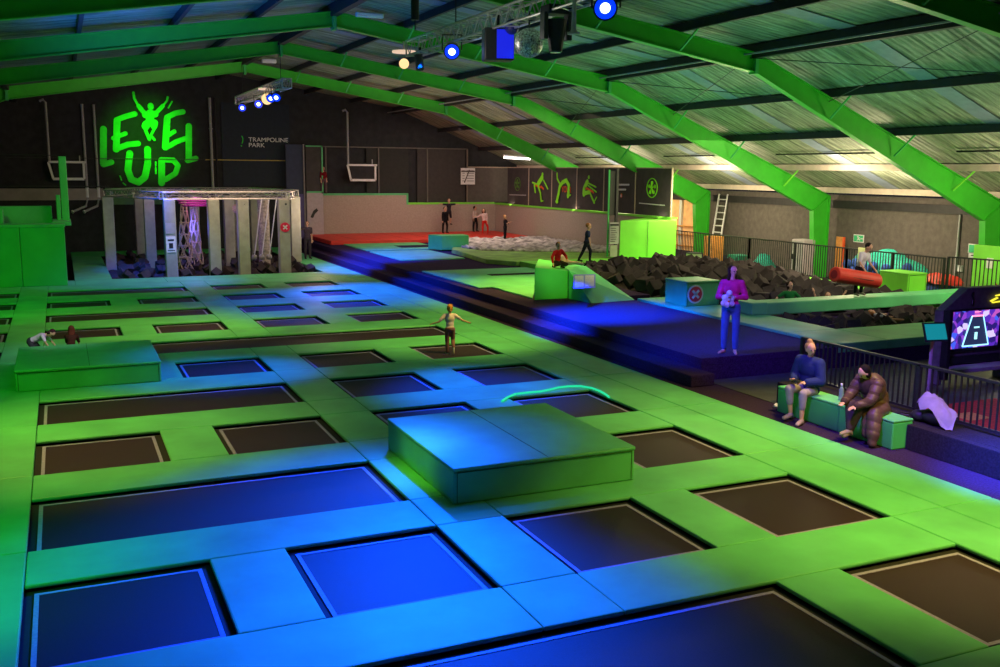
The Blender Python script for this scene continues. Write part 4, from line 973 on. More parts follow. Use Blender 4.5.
# fluorescent and hanging heater bars on the right
t = thing('fluorescent_lamp', 'lit fluorescent tube under the far roof', 'lamp', (21, 44.5, 4.6)); a, b = onY(504,157.5,44.5), onY(530,159,44.5)
MB().tube([a, b], .05, 8).build('tube', em('tube_white', (1,.9,.85,1), 6), t); MB().bar(a+V((0,0,.1)), b+V((0,0,.1)), .12, .06).build('housing', M['white'], t)
for (a, b, lab) in (((22.9,22.3,4.62),(22.9,27.6,4.62),'between the two nearest frames'),((22.9,29.6,4.62),(22.9,34.6,4.62),'beyond the middle frame'),((22.9,14.6,4.62),(22.9,20.0,4.62),'near the right edge'),((22.9,36.6,4.62),(22.9,42.2,4.62),'above the charcoal banners')):
    t = thing('hanging_light_bar', 'thin dark bar hung on wires under right roof, '+lab, 'light bar', a)
    MB().bar(a, b, .06, .05).build('bar_body', M['black'], t)
    for f_ in (0.02, .34, .66, .98):
        p = V(a).lerp(V(b), f_); MB().tube([p, (p.x+.05, p.y, roofz(p.x)-.03)], .006, 4).build('wire', M['black'], t)

# glowing light rope by the fifth row
from_pts = [(502,401),(507,397.5),(515,394),(527,392.5),(540,391.5),(550,389.5),(558,387.5),(568,386.3),(580,386),(592,388),(600,391),(606,394.5),(609,397)]
W = []
for px, py in from_pts:
    d = ray(px, py); tt = (.03-H)/d.z; W.append(V((d.x*tt, d.y*tt, .03)))
lr = MB().tube(W, .02, 8).build('light_rope', em('rope_glow', (.02,1,.45,1), .8)); tag(lr, 'glowing teal light rope lying along a blue trampoline edge', 'light rope')

# ------------------------------------------------------------------ people
def person(label, loc, rz, h, pose, top, bottom, shoe, hair, skin=(206,160,135), sleeve=1.0, leg=1.95, kid=False, pz=None, hs=None, name='person', vox=.013, group=None, coat=False, barefoot=False, hood=None, under=None, fist=False, noband=False):
    s = h/1.72; hs = hs or (1.22 if kid else 1.0)
    if kid: lf = .94
    else: lf = 1.0
    D = lambda k, d: V(pose.get(k, d)).normalized()
    T = D('t', (0,0,1)); tw_ = pose.get('tw', 0)
    side = Quaternion((0,0,1), tw_) @ V((1,0,0)); side = (side-T*side.dot(T)).normalized(); fr = side.cross(T).normalized()  # fr points backwards(+y) or forwards
    if fr.y > 0: fr = -fr
    J = {}
    J['pel'] = V((0,0,0)); J['wai'] = T*.13*s; J['che'] = T*.36*s; J['nek'] = T*.52*s; 
    N = D('n', tuple(T)); J['hea'] = J['nek']+N*(.055*s+.10*s*hs)
    L = {'ua': .29*s, 'fa': .25*s, 'th': .43*s*lf, 'sh': .42*s*lf}
    hipd = Quaternion((0,0,1), pose.get('hw', 0)) @ V((1,0,0))
    for q, sg in (('l', 1), ('r', -1)):
        J['sho'+q] = J['che']+T*.09*s+side*sg*.175*s
        J['elb'+q] = J['sho'+q]+D('ua'+q, (.15*sg,0,-1))*L['ua']
        J['wri'+q] = J['elb'+q]+D('fa'+q, (.05*sg,-.2,-1))*L['fa']
        J['hip'+q] = hipd*sg*.088*s-V((0,0,.02*s))
        J['kne'+q] = J['hip'+q]+D('th'+q, (.05*sg,0,-1))*L['th']
        J['ank'+q] = J['kne'+q]+D('sh'+q, (0,.05,-1))*L['sh']
        f = D('ft'+q, (.15*sg,-1,-.05)); J['toe'+q] = J['ank'+q]+f*.15*s+V((0,0,-.055*s))
    if pz is None:
        zmin = min(J['ankl'].z, J['ankr'].z)-.075*s
        off = V((0,0,-zmin))
    else: off = V((0,0,pz))
    for k in J: J[k] = J[k]+off
    root = thing(name, label, 'person', loc, group); root.rotation_euler = (0,0,rz); root['_o'] = [0,0,0]
    sk = mat('skin_%d_%d_%d' % skin, rgb(*skin), .55, .06, 8, spec=.3)
    b = MB(); q0 = V((0,0,1)).rotation_difference(T); 
    Rm = Matrix((side, side.cross(T)*-1 if False else T.cross(side), T)).transposed().to_quaternion()
    def torso(mb, e):
        mb.ball(J['pel']+T*.0, (.155*s+e, .115*s+e, .12*s+e), 16, Rm)
        mb.ball(J['wai']+T*.03*s, (.13*s+e, .098*s+e, .15*s+e), 16, Rm)
        mb.ball(J['che']-T*.01*s, (.158*s+e, .112*s+e, .17*s+e), 16, Rm)
        for q in 'lr': mb.limb(J['che']+T*.09*s, J['sho'+q], .07*s+e, .058*s+e)
    torso(b, 0)
    b.limb(J['che']+T*.1*s, J['nek']+N*.04*s, .056*s, .048*s)
    # head
    hq = V((0,0,1)).rotation_difference(N) @ Quaternion((0,0,1), pose.get('hy', 0)); hf = hq @ V((0,-1,0)); hu = hq @ V((0,0,1)); hx = hq @ V((1,0,0)); k = s*hs
    hc = J['hea']
    b.ball(hc+hu*.018*k, (.075*k, .092*k, .098*k), 18, hq); b.ball(hc+hf*.022*k-hu*.055*k, (.052*k, .058*k, .055*k), 14, hq)
    b.limb(hc+hf*.088*k+hu*.01*k, hc+hf*.103*k-hu*.022*k, .009*k, .014*k, 8)
    for sg in (1,-1): b.ball(hc+hx*sg*.077*k-hu*.008*k+hf*-.002*k, (.012*k, .02*k, .03*k), 8, hq)
    for q, sg in (('l',1),('r',-1)):
        b.limb(J['sho'+q], J['elb'+q], .050*s, .038*s); b.limb(J['elb'+q], J['wri'+q], .038*s, .026*s)
        d = D('hd'+q, tuple((J['wri'+q]-J['elb'+q]))); n = d.cross(hipd*sg).normalized() if abs(d.dot(hipd)) < .95 else V((0,0,1)); w = d.cross(n).normalized()
        p0 = J['wri'+q]; pc = p0+d*.05*s
        pq = V((0,0,1)).rotation_difference(d)
        b.limb(p0, p0+d*.035*s, .024*s, .03*s, 8); b.limb(p0+d*.03*s-w*.016*s, p0+d*.075*s-w*.022*s, .02*s, .018*s, 8); b.limb(p0+d*.03*s+w*.016*s, p0+d*.075*s+w*.022*s, .02*s, .018*s, 8)
        cur = 1.1 if fist else .35
        for i, (o_, ln) in enumerate(((-.031,.062),(-.011,.074),(.011,.07),(.031,.055))):
            a = p0+d*.085*s+w*o_*s; dd = (d-n*cur*.5).normalized(); m1 = a+dd*ln*.5*s; dd2 = (d-n*cur*1.6).normalized(); m2 = m1+dd2*ln*.5*s
            b.limb(a, m1, .0095*s+.0015, .009*s+.0015, 7); b.limb(m1, m2, .009*s+.0015, .0075*s+.0015, 7)
        ts_ = p0+d*.03*s-w*.03*s; b.limb(ts_, ts_+(d*.7-w*.8-n*.3).normalized()*.055*s, .012*s+.001, .009*s+.001, 7)
        b.limb(J['hip'+q], J['kne'+q], .082*s, .054*s); b.limb(J['kne'+q], J['kne'+q].lerp(J['ank'+q], .3), .054*s, .052*s); b.limb(J['kne'+q].lerp(J['ank'+q], .3), J['ank'+q], .052*s, .034*s)
        b.limb(J['ank'+q]-V((0,0,.03*s)), J['toe'+q], .036*s, .028*s)
        heel = J['ank'+q]-(J['toe'+q]-J['ank'+q]).normalized()*.03*s; heel.z = J['toe'+q].z+.01*s
        b.limb(J['ank'+q], heel, .034*s, .032*s)
    body = link('body', remesh(b, vox, 'body'), sk, root)
    # face
    ey = MB()
    for sg in (1,-1): ey.ball(hc+hx*sg*.03*k+hf*.084*k+hu*.012*k, .0125*k, 8)
    ey.build('eyes', M['blackp'], root)
    MB().ball(hc+hf*.079*k-hu*.052*k, (.024*k,.010*k,.007*k), 8, hq).build('mouth', mat('lips', (.35,.09,.09,1)), root)
    # clothes
    def cl_mat(c, nm): return mat('%s_%d_%d_%d' % ((nm,)+c), rgb(*c), .85, .16, 9, .25, 40, spec=.15)
    e = .014*s
    if top:
        c = MB(); ee = e if not coat else .04*s
        torso(c, ee)
        for q in 'lr':
            f = min(1, sleeve); c.limb(J['sho'+q], J['sho'+q].lerp(J['elb'+q], f), .058*s+ee, .047*s+ee)
            if sleeve > 1: f = min(1, sleeve-1); c.limb(J['elb'+q], J['elb'+q].lerp(J['wri'+q], f), .047*s+ee, .034*s+ee*.8)
        me = remesh(c, vox*1.1, 'top'); link('jacket' if coat else 'top', me, cl_mat(top, 'cloth'), root)
    if bottom:
        c = MB(); c.ball(J['pel']-T*.01*s, (.162*s+e, .122*s+e, .115*s+e), 16, Rm)
        for q in 'lr':
            f = min(1, leg); c.limb(J['hip'+q], J['hip'+q].lerp(J['kne'+q], f), .085*s+e, .058*s+e)
            if leg > 1: f = min(1, leg-1); c.limb(J['kne'+q], J['kne'+q].lerp(J['ank'+q], f*.3), .058*s+e, .056*s+e); c.limb(J['kne'+q].lerp(J['ank'+q], f*.3), J['kne'+q].lerp(J['ank'+q], f), .056*s+e, .042*s+e)
        link('trousers', remesh(c, vox*1.1, 'trousers'), cl_mat(bottom, 'cloth'), root)
    if shoe:
        for q in 'lr':
            c = MB(); c.limb(J['ank'+q]-V((0,0,.03*s)), J['toe'+q], .043*s, .036*s)
            heel = J['ank'+q]-(J['toe'+q]-J['ank'+q]).normalized()*.03*s; heel.z = J['toe'+q].z+.01*s
            c.limb(J['ank'+q]-V((0,0,.01*s)), heel, .040*s, .038*s); link('shoe', remesh(c, vox, 'shoe'), cl_mat(shoe, 'shoe'), root)
    if hair:
        st, hcz = hair; c = MB(); bk = -hf
        c.ball(hc+hu*.036*k+bk*.032*k, (.086*k, .088*k, .090*k), 18, hq)
        if st in ('long', 'pony', 'bob'): c.ball(hc+bk*.03*k-hu*.02*k, (.084*k,.07*k,.085*k), 14, hq)
        if st == 'long':
            c.ball(hc+bk*.05*k-hu*.12*k, (.085*k,.05*k,.12*k), 14, hq)
            for sg in (1,-1): c.limb(hc+hx*sg*.07*k+hu*.02*k, hc+hx*sg*.085*k-hu*.16*k+bk*.01*k, .03*k, .026*k)
        if st == 'pony': c.limb(hc+bk*.10*k+hu*.04*k, hc+bk*.15*k-hu*.10*k, .035*k, .018*k)
        if st == 'bun': c.ball(hc+bk*.05*k+hu*.12*k, .05*k, 12)
        if st == 'bob':
            for sg in (1,-1): c.ball(hc+hx*sg*.06*k+bk*.01*k-hu*.04*k, (.03*k,.05*k,.07*k), 10, hq)
        link('hair', remesh(c, vox, 'hair', 2), cl_mat(hcz, 'hair'), root)
    root['_J'] = 0
    del root['_J']
    return root, J, dict(hc=hc, hf=hf, hu=hu, hx=hx, s=s, k=k)

BK = (28,28,34)
def floorz(px, py, z):
    d = ray(px, py); t = (z-H)/d.z; return (d.x*t, d.y*t, z)
# jumping girl, back to us
g, J, q = person('young girl in white top and mauve trousers running on a trampoline, back to viewer', floorz(450, 354.5, -.09), PI-.2, 1.13,
  dict(t=(0,-.08,1), ual=(.75,.15,-.75), fal=(.6,-.5,-.25), uar=(-.9,.15,-.6), far=(-.8,-.3,-.35), thl=(.02,.02,-1), shl=(0,.08,-1), thr=(-.05,-.1,-1), shr=(.1,.95,-.45), ftr=(0,-.1,-1)),
  (214,196,214), (128,88,96), (220,220,215), ('pony', (196,128,60)), kid=True, sleeve=.7)
# woman in pink sweater
w, J, q = person('woman in magenta sweater and blue jeans standing on the platform edge', floorz(729, 353, P+.0), -.60, 1.74,
  dict(ual=(.35,0,-1), fal=(-.75,-.55,.05), uar=(-.3,0,-1), far=(.45,-.7,.05), thl=(.05,0,-1), thr=(-.05,0,-1), ftr=(-.6,-.8,-.05), ftl=(.1,-1,-.05), hy=.55),
  (196,40,120), (60,90,150), None, ('long', (52,34,30)), sleeve=1.95, leg=1.9, vox=.011)
t = thing('soft_toy', 'small pale blue bundle held by the woman in magenta', 'bundle', (0,0,0)); wp = w.matrix_basis if False else Matrix.Translation(w.location) @ Matrix.Rotation(-.60, 4, 'Z')
c = wp @ ((J['wril']+J['wrir'])/2+V((-.06,-.09,-.04))); mb = MB()
for d_ in ((0,0,0),(.09,0,.03),(-.08,0,.05),(.03,.0,.1),(-.03,-.02,-.09),(.1,0,-.08),(-.1,0,-.06),(0,-.04,.14)): mb.ball(c+V(d_), .062, 10)
o = link('toy_body', remesh(mb, .014, 'toy'), mat('toy_pale', (.55,.62,.80,1), .8, .3, 20), t)
MB().ball(c+V((-.02,-.06,-.02)), .018, 8).build('red_patch', M['logored'], t)
t.location = (0,0,0)
# blonde woman on bench: faces -x (left), legs towards deck
sx, sy = 11.10, 12.25
w2, J2, q2 = person('blonde woman in navy jacket and pale leggings seated on the green bench', (sx, sy, -.03), -PI/2+.28, 1.70,
  dict(t=(.05,-.10,1), n=(.1,-.2,1), hy=1.0, ual=(.25,-.15,-1), fal=(-.55,-.8,-.05), uar=(-.3,-.1,-1), far=(.5,-.85,-.05), thl=(.18,-1,.0), thr=(-.02,-1,.10), shl=(.02,-.05,-1), shr=(.05,.12,-1)),
  (40,52,110), (150,140,165), (150,130,150), ('bun', (170,135,95)), pz=.53, sleeve=1.9, leg=1.55, vox=.011, coat=True)
t = thing('phone', 'dark phone held by the seated blonde woman', 'phone', (0,0,0)); wp = Matrix.Translation(w2.location) @ Matrix.Rotation(w2.rotation_euler.z, 4, 'Z'); c = wp @ ((J2['wril']+J2['wrir'])/2+V((0,-.10,.02)))
MB().box(c.x-.05,c.x+.05,c.y-.08,c.y+.08,c.z-.006,c.z+.006).build('phone_body', M['black'], t); MB().box(c.x-.045,c.x+.045,c.y-.075,c.y+.075,c.z+.006,c.z+.009).build('phone_screen', M['void'], t)
# water bottle on bench
bt = thing('water_bottle', 'clear plastic water bottle standing on the green bench', 'bottle', (11.2, 11.55, .42))
MB().tube([(11.2,11.62,.421),(11.2,11.62,.60)], .04, 14).build('bottle_body', mat('clear_plastic', (.6,.75,.9,1), .1, trans=.7), bt); MB().tube([(11.2,11.62,.60),(11.2,11.62,.66)], .038, 12, .014).build('shoulder', mat('clear_plastic', (.6,.75,.9,1)), bt); MB().tube([(11.2,11.62,.66),(11.2,11.62,.69)], .018, 10).build('cap', M['white'], bt)
t = thing('crumpled_tissue', 'small white crumpled packet on the dark walkway carpet', 'litter', floorz(776, 408, -.03)); o_ = t['_o']; m = MB(); bmesh.ops.create_icosphere(m.bm, subdivisions=2, radius=.05, matrix=Matrix.Translation(V(o_)+V((0,0,.04))))
for v in m.bm.verts: v.co += V((random.uniform(-.02,.02), random.uniform(-.02,.02), random.uniform(-.01,.01)))
m.build('paper', M['white'], t)
# hooded person in brown coat
w3, J3, q3 = person('person in bulky brown hooded puffer coat hunched on the bench end', (11.16, 10.9, -.03), -PI/2+.02, 1.60,
  dict(t=(.1,-.42,1), n=(.05,-.75,.8), hy=-.2, ual=(.15,-.55,-.8), fal=(-.3,-.8,-.3), uar=(-.15,-.5,-.8), far=(.3,-.8,-.35), thl=(.10,-1,.08), thr=(-.02,-1,.16), shl=(-.35,-.1,-1), shr=(.30,-.22,-1)),
  (66,48,46), (62,48,58), (150,135,120), ('bob', (24,18,20)), pz=.53, sleeve=1.95, leg=1.95, vox=.011, coat=True)
mb = MB()
mb.ball(J3['nek']+V((0,.09,-.05)), (.16,.11,.12)); mb.ball(J3['che']+V((0,.06,-.02)), (.215,.165,.23)); mb.ball(J3['pel']+V((0,.04,.10)), (.21,.17,.2)); mb.ball(J3['pel']+V((.04,.02,-.02)), (.235,.18,.11))
for sg, kk in ((1,'l'),(-1,'r')): mb.limb(J3['sho'+kk], J3['elb'+kk], .088, .075); mb.limb(J3['elb'+kk], J3['elb'+kk].lerp(J3['wri'+kk], .85), .075, .055)
mb.limb(J3['hipl']+V((.08,0,.0)), J3['hipl']+V((.20,-.26,-.04)), .12, .11); mb.limb(J3['hipl']+V((.20,-.26,-.04)), J3['hipl']+V((.27,-.34,-.30)), .11,.10); mb.limb(J3['hipl']+V((.27,-.34,-.30)), J3['hipl']+V((.30,-.37,-.44)), .10,.06); mb.limb(J3['hipl']+V((.10,-.28,-.10)), J3['hipl']+V((.16,-.34,-.34)), .09,.07)
me = remesh(mb, .014, 'coat', 2)
for v in me.vertices:
    a = (v.co.z*22+v.co.y*7); v.co += v.normal*.010*abs(math.sin(a))
link('puffer_coat', me, mat('brown_nylon', rgb(82,60,56), .5, .2, 8, .2, 20), w3)
c0 = J3['nek']+V((0,.02,.0)); A_ = V((1,0,0)); B_ = V((0,.62,-.78)); pts = [c0+A_*math.cos(a)*.135+B_*math.sin(a)*.13 for a in [PI*k/18-.1 for k in range(20)]]
mb = MB().tube(pts, .028, 8)
link('hood_trim', remesh(mb, .010, 'trim', 1), mat('pale_fur', (.34,.24,.22,1), .9, .3, 30, .6, 60), w3)
a, b = J3['hipr'].lerp(J3['kner'], .35), J3['kner']; sd = V((-.085, 0, .0)); MB().bar(a+sd, b+sd*.85, .015, .035).bar(b+sd*.85, J3['ankr']+sd*.6, .015, .03, (0,1,0)).build('leg_stripe', M['white'], w3)

# bag + lilac garment on kerb
bgp = (11.58, 10.1, .35)
t = thing('backpack', 'black backpack lying on the kerb under a lilac jacket', 'bag', bgp); mb = MB(); mb.ball((bgp[0],bgp[1],.47), (.15,.24,.12)); mb.ball((bgp[0]-.06,bgp[1]+.25,.44), (.10,.13,.09))
link_me = remesh(mb, .02, 'bag')
link_me.transform(Matrix.Translation(-V(bgp))); link('bag_body', link_me, M['blackp'], t)
MB().tube([(bgp[0]-.1,bgp[1]+.3,.45),(bgp[0]-.12,bgp[1]+.5,.43),(bgp[0]-.08,bgp[1]+.66,.375),(bgp[0]+.0,bgp[1]+.5,.372)], .014, 6).build('strap', M['blackp'], t)
t = thing('lilac_jacket', 'lilac jacket draped over the black backpack on kerb', 'jacket', bgp)
mb = MB(); N1, N2 = 44, 30; g = {}
for i_ in range(N1+1):
    for j_ in range(N2+1):
        r_ = i_/N1; a = 2*PI*j_/N2
        rx = .20*(1+.10*math.sin(3*a+1)); ry = .35*(1+.08*math.sin(2*a)+.07*math.sin(5*a))
        x, y = math.cos(a)*rx*r_, math.sin(a)*ry*r_
        q_ = 1-(x/.20)**2*.85-((y-.05)/.38)**2*.9; base = .40*max(0, q_)**.38
        fold = .035*math.sin(a*7+r_*4)*r_+.03*NZ.noise(V((x*9, y*7, 2)))
        z = max(.012, base*(1+.15*math.sin(y*9))+fold)
        g[i_, j_ % N2] = mb.bm.verts.new((bgp[0]+x, bgp[1]-.02+y, .35+z)) if j_ < N2 else g[i_, 0]
for i_ in range(1, N1):
    for j_ in range(N2): mb.bm.faces.new([g[i_,j_], g[i_+1,j_], g[i_+1,(j_+1)%N2], g[i_,(j_+1)%N2]])
mb.bm.faces.new([g[1,j_] for j_ in range(N2)])
for v in [v for v in mb.bm.verts if not v.link_faces]: mb.bm.verts.remove(v)
mb.build('draped_cloth', mat('lilac_cloth', (.26,.22,.42,1), .85, .1, 10), t, smooth=True)
# boy with red tube on beam
bpos = floorz(860, 293.5, P+.34)
bx = bpos[0]; by = 19.72
w4, J4, q4 = person('boy in white T-shirt standing on the beam holding a red tube', (19.36, by, P+.365), .1, 1.42,
  dict(t=(.1,-.25,1), n=(.25,-.55,1), hy=.3, ual=(.12,-.25,-1), fal=(.25,-.45,-.6), uar=(-.25,-.15,-1), far=(.1,-.5,-.6), thl=(.15,0,-1), thr=(-.08,0,-1)),
  (208,200,216), (30,30,42), (150,140,135), ('short', (34,26,26)), kid=True, sleeve=.75)
rt_ = thing('red_foam_tube', 'fat red foam tube held across the boy above the beam', 'foam tube', (19.2,19.15,P+.9)); A = V((18.0,19.2,1.44)); B = V((20.05,19.2,1.17))
B = V((19.52,19.25,1.20)); m = MB(); m.tube([A, A.lerp(B,.03), A.lerp(B,.97), B], .20, 22); m.build('tube_body', M['red'], rt_, bevel=.03, smooth=False)
dd = (B-A).normalized(); MB().disc(A-dd*.004, dd, .11, .012, 18).build('end_cap', mat('dark_red2', (.30,.01,.02,1)), rt_)
k = MB(); mid = A.lerp(B,.55); k.bar(mid+V((-.35,-.198,.05)), mid+V((.35,-.198,-.06)), .012, .03, (0,1,0)); k.build('printed_line', mat('dark_red3', (.28,.06,.07,1)), rt_)
# kids in the foam
person('child in green T-shirt waist deep in the foam pit', (17.62, 20.4, .20), -.4, 1.35, dict(ual=(.8,-.1,-.75), fal=(.5,-.4,-.7), uar=(-.9,-.1,-.6), far=(-.6,-.4,-.7), hy=.5), (30,110,50), (40,40,50), None, ('bob', (50,34,28)), kid=True, pz=.28, sleeve=.8)
person('child with both arms raised in the foam pit behind the beam', (18.95, 20.4, .14), -.6, 1.30, dict(ual=(.9,-.2,.55), fal=(.6,0,1), uar=(-.9,-.1,.6), far=(-.35,0,1)), (60,50,60), (40,40,50), None, ('short', (120,80,50)), kid=True, pz=.02, sleeve=.3)
person('fair haired child lying in the small front foam pit', (18.85, 18.1, .32), .9, 1.2, dict(t=(.5,.8,.25), n=(.5,.8,.3), ual=(.8,-.2,0), fal=(.5,-.5,0), uar=(-.6,-.5,0), far=(0,-1,0), thl=(0,-1,0), thr=(.1,-1,0), shl=(0,-1,-.1), shr=(0,-1,-.1)), (190,185,200), (120,90,70), (200,200,200), ('bob', (160,110,70)), kid=True, pz=.05)
# far group on the red floor
rz_ = P+.2
def far(px, py, label, h, rot, pose, top, bot, shoe, hair, z=None, **kw):
    return person(label, floorz(px, py, rz_ if z is None else z), rot, h, pose, top, bot, shoe, hair, kid=h < 1.5, vox=.018, **kw)
far(445, 233, 'child dressed all in black standing on the red floor', 1.40, .3, dict(thl=(.25,0,-1), thr=(-.2,0,-1)), (22,22,28), (22,22,28), (30,30,30), ('short', (60,40,32)), sleeve=1.9)
p5 = list(floorz(453, 233, rz_)); p5[1] += .6; p5[2] += .42
person('child in mid jump with arms stretched wide above the red floor', tuple(p5), .2, 1.40, dict(ual=(1,0,.05), fal=(1,0,.0), uar=(-1,0,.1), far=(-1,0,.1), thl=(.15,0,-1), thr=(-.15,0,-1), shl=(0,.1,-1)), (48,44,56), (40,38,46), (60,50,48), ('short', (110,50,40)), kid=True, vox=.018, leg=.95)
far(475, 231.5, 'child in white top and black trousers on the red floor', 1.40, .6, dict(thl=(.12,-.2,-1), thr=(-.1,.1,-1), hy=.5), (205,190,185), (24,24,30), (30,30,30), ('short', (50,34,30)), sleeve=1.6)
far(484.5, 234.5, 'child in pale top and red trousers leaning towards a friend', 1.36, -.5, dict(t=(-.1,0,1), thl=(.35,0,-1), thr=(-.1,0,-1), uar=(-.8,-.2,-.5), far=(-.9,0,.1)), (205,180,180), (190,40,36), (200,60,50), ('long', (70,44,36)), sleeve=1.4)
far(505, 239.5, 'child in black with fair hair at corner of the red floor', 1.20, .8, dict(uar=(-.2,-.5,-.8), far=(.3,-.9,.5), ual=(.2,-.5,-.8), fal=(-.3,-.9,.5)), (26,24,30), (24,24,30), (30,30,30), ('bob', (190,140,90)), z=P+.22)
far(584, 250+3, 'child in navy striding along the green mat past the airbag', 1.45, .9, dict(thl=(0,-.45,-1), thr=(0,.4,-1), shr=(0,.5,-1), ual=(.2,.3,-1), uar=(-.2,-.3,-1)), (40,46,84), (26,28,44), (30,30,34), ('short', (150,105,70)), z=P+.05, sleeve=.7) if False else person('child in navy striding across the mats past the crumpled airbag', (17.95, 32.1, .622), 1.0, 1.48,
   dict(t=(0,-.1,1), thl=(0,-.45,-1), thr=(0,.4,-1), shr=(0,.5,-1), ual=(.2,.3,-1), uar=(-.2,-.3,-1)), (40,46,84), (26,28,44), (30,30,34), ('short', (150,105,70)), kid=True, vox=.015, sleeve=.7)
# kids on wedge
zt = P+.92
person('child in red hooded top kneeling on the sign block', (12.95, 24.85, P+.84), .2, 1.2, dict(t=(-.15,-.25,1), ual=(.3,-.6,-.7), fal=(-.4,-.8,-.5), uar=(-.7,-.3,-.7), far=(-.1,-.4,-1), thl=(.2,-.9,-.15), thr=(-.25,-.9,-.1), shl=(.1,.95,-.25), shr=(-.1,.95,-.25), hy=-.3), (205,30,36), (46,36,44), (30,30,30), ('short', (150,90,60)), kid=True, pz=.16, sleeve=1.9)
person('child in pale clothes reclining behind the red hooded child', (13.45, 25.2, P+.80), -.7, 1.1, dict(t=(-.7,.4,.5), n=(-.6,.3,.7), ual=(.4,-.3,-.5), fal=(.5,-.4,-.4), uar=(-.3,.3,-.8), far=(-.1,.2,-1), thl=(.9,-.3,.1), thr=(.9,-.1,.1), shl=(.95,-.2,-.15), shr=(.95,0,-.15), ftl=(.5,-.2,.6), ftr=(.5,-.2,.6)), (215,185,185), (205,180,180), (24,24,26), ('bob', (140,90,60)), kid=True, pz=.12, sleeve=1.9)
# instructor at rig
person('instructor in black T-shirt with arm out beside the pillar rig', (10.02, 43.5, .002), .1, 1.66, dict(uar=(-1,-.5,-.15), far=(-1,-.6,.15), ual=(.1,0,-1), fal=(.0,-.2,-1), thl=(.05,0,-1), hy=-.6), (74,64,72), (60,54,62), (40,40,40), ('pony', (70,48,42)), vox=.015, sleeve=.7)
# two children crouching behind the left block
person('child in white T-shirt bending forward behind the left foam block', (-.72, 21.95, .002), .9, 1.05, dict(t=(.35,-.75,.35), n=(.4,-.8,.25), ual=(.2,-.6,-.7), fal=(.2,-.5,-.7), uar=(-.2,-.6,-.8), far=(.1,-.5,-.8), thl=(.1,-.6,-.7), thr=(-.1,-.6,-.7), shl=(0,.5,-.8), shr=(0,.5,-.8)), (215,190,225), (60,55,70), (200,200,200), ('bob', (66,34,46)), kid=True, sleeve=.7)
person('child with long reddish brown hair crouching behind the left foam block', (.02, 21.95, .002), PI-.2, .98, dict(t=(0,-.45,.9), n=(0,-.3,1), thl=(.1,-.95,-.1), thr=(-.1,-.95,-.1), shl=(0,.6,-.8), shr=(0,.6,-.8), ual=(.1,-.5,-.7), uar=(-.1,-.5,-.7)), (70,36,30), (50,40,50), (60,60,60), ('long', (96,44,34)), kid=True)
# dim figure on the gallery behind the net
c = onY(323, 187, 51.6)
gl = onY(323, 186, 50.45)
person('dim child in red top up behind the dark net fence', (gl.x, 50.32, 2.74), .3, 1.35, dict(thl=(.15,0,-1), thr=(-.15,0,-1)), (110,20,30), (90,70,80), (60,60,60), ('short', (60,40,32)), kid=True, vox=.02)

# ------------------------------------------------------------------ lights
def light(kind, loc, tgt, col, e, size=.3, angle=60, blend=1.0, sy_=None, name='lamp'):
    d = bpy.data.lights.new(name, kind); d.energy = e; d.color = col
    if kind == 'SPOT': d.spot_size = math.radians(angle); d.spot_blend = blend; d.shadow_soft_size = size
    elif kind == 'AREA':
        d.size = size
        if sy_: d.shape = 'RECTANGLE'; d.size_y = sy_
    else: d.shadow_soft_size = size
    o = bpy.data.objects.new(name, d); C.objects.link(o); o.location = loc
    v = V(tgt)-V(loc); o.rotation_euler = v.to_track_quat('-Z', 'Y').to_euler(); return o
BL = (0.0, .065, 1); WY = (1, .74, .14); WW = (1, .74, .60); GG = (.05, 1, .02); PU = (.26, .08, 1)
# blue stage lights, with added fill lamps for people, rig and truss
light('SPOT', (6.2, 17.5, 6.2), (2.2, 9.9, 0), BL, 14500, angle=38)
light('SPOT', (5.2, 11, 6.2), (2.9, 7.8, 0), BL, 8500, angle=50)
light('SPOT', (7.1, 14, 6.2), (4.6, 11.4, 0), BL, 3600, angle=30)
light('SPOT', (7.1, 19, 6.2), (2.9, 19.4, 0), BL, 8000, angle=30)
light('SPOT', (7.1, 19.5, 6.2), (6.9, 16.4, 0), BL, 8500, angle=36)
light('SPOT', (7.1, 35, 6.2), (9.2, 31.0, 0), BL, 15000, angle=46)
light('SPOT', (7.1, 34, 6.2), (6.6, 30.0, 0), BL, 3500, angle=50)
light('SPOT', (7.1, 34, 6.2), (3.2, 36.6, 0), BL, 3500, angle=50)
light('SPOT', (7.1, 20, 6.2), (12.4, 21.2, P), BL, 60000, angle=30)
light('SPOT', (7.1, 16, 6.2), (12.4, 17.0, P), BL, 46000, angle=31)
light('SPOT', (7.1, 34, 6.2), (11.6, 38.5, P), BL, 30000, angle=40)
light('SPOT', (7.1, 9, 6.2), (12.0, 10.4, 1.5), PU, 3800, angle=50)  # this and the next: purple fill added for the foreground people
light('SPOT', (6.0, 9, 6.4), (12.2, 15.5, 1.4), PU, 4800, angle=24)
light('SPOT', (8.6, 6, 6.2), (11.5, 8.6, 0), BL, 22000, angle=20)
light('POINT', (4.6, 41.2, 1.6), (0,0,0), (.12,.12,1), 80, .2)  # this and the next: fill lamps added inside the rig, no fixture there
light('POINT', (5.0, 40.4, 2.35), (0,0,0), (1,.1,.8), 7, .1)
light('SPOT', (3.0, 36.5, 6), (2.9, 40.8, 0), BL, 4500, angle=34)
light('POINT', (6.0, 15.5, 5.9), (0,0,0), (1,.9,.8), 22, .3)  # fill lamp added to brighten truss and mirror ball
# green wash on the left
light('SPOT', (-3, 14, 6.2), (-3, 20, 0), GG, 900, angle=90)
light('SPOT', (-3, 26, 6.2), (-2, 33, .5), GG, 1100, angle=90)
light('SPOT', (4.5, 44, 6.2), (4.1, 51, 5.4), GG, 2600, angle=40)
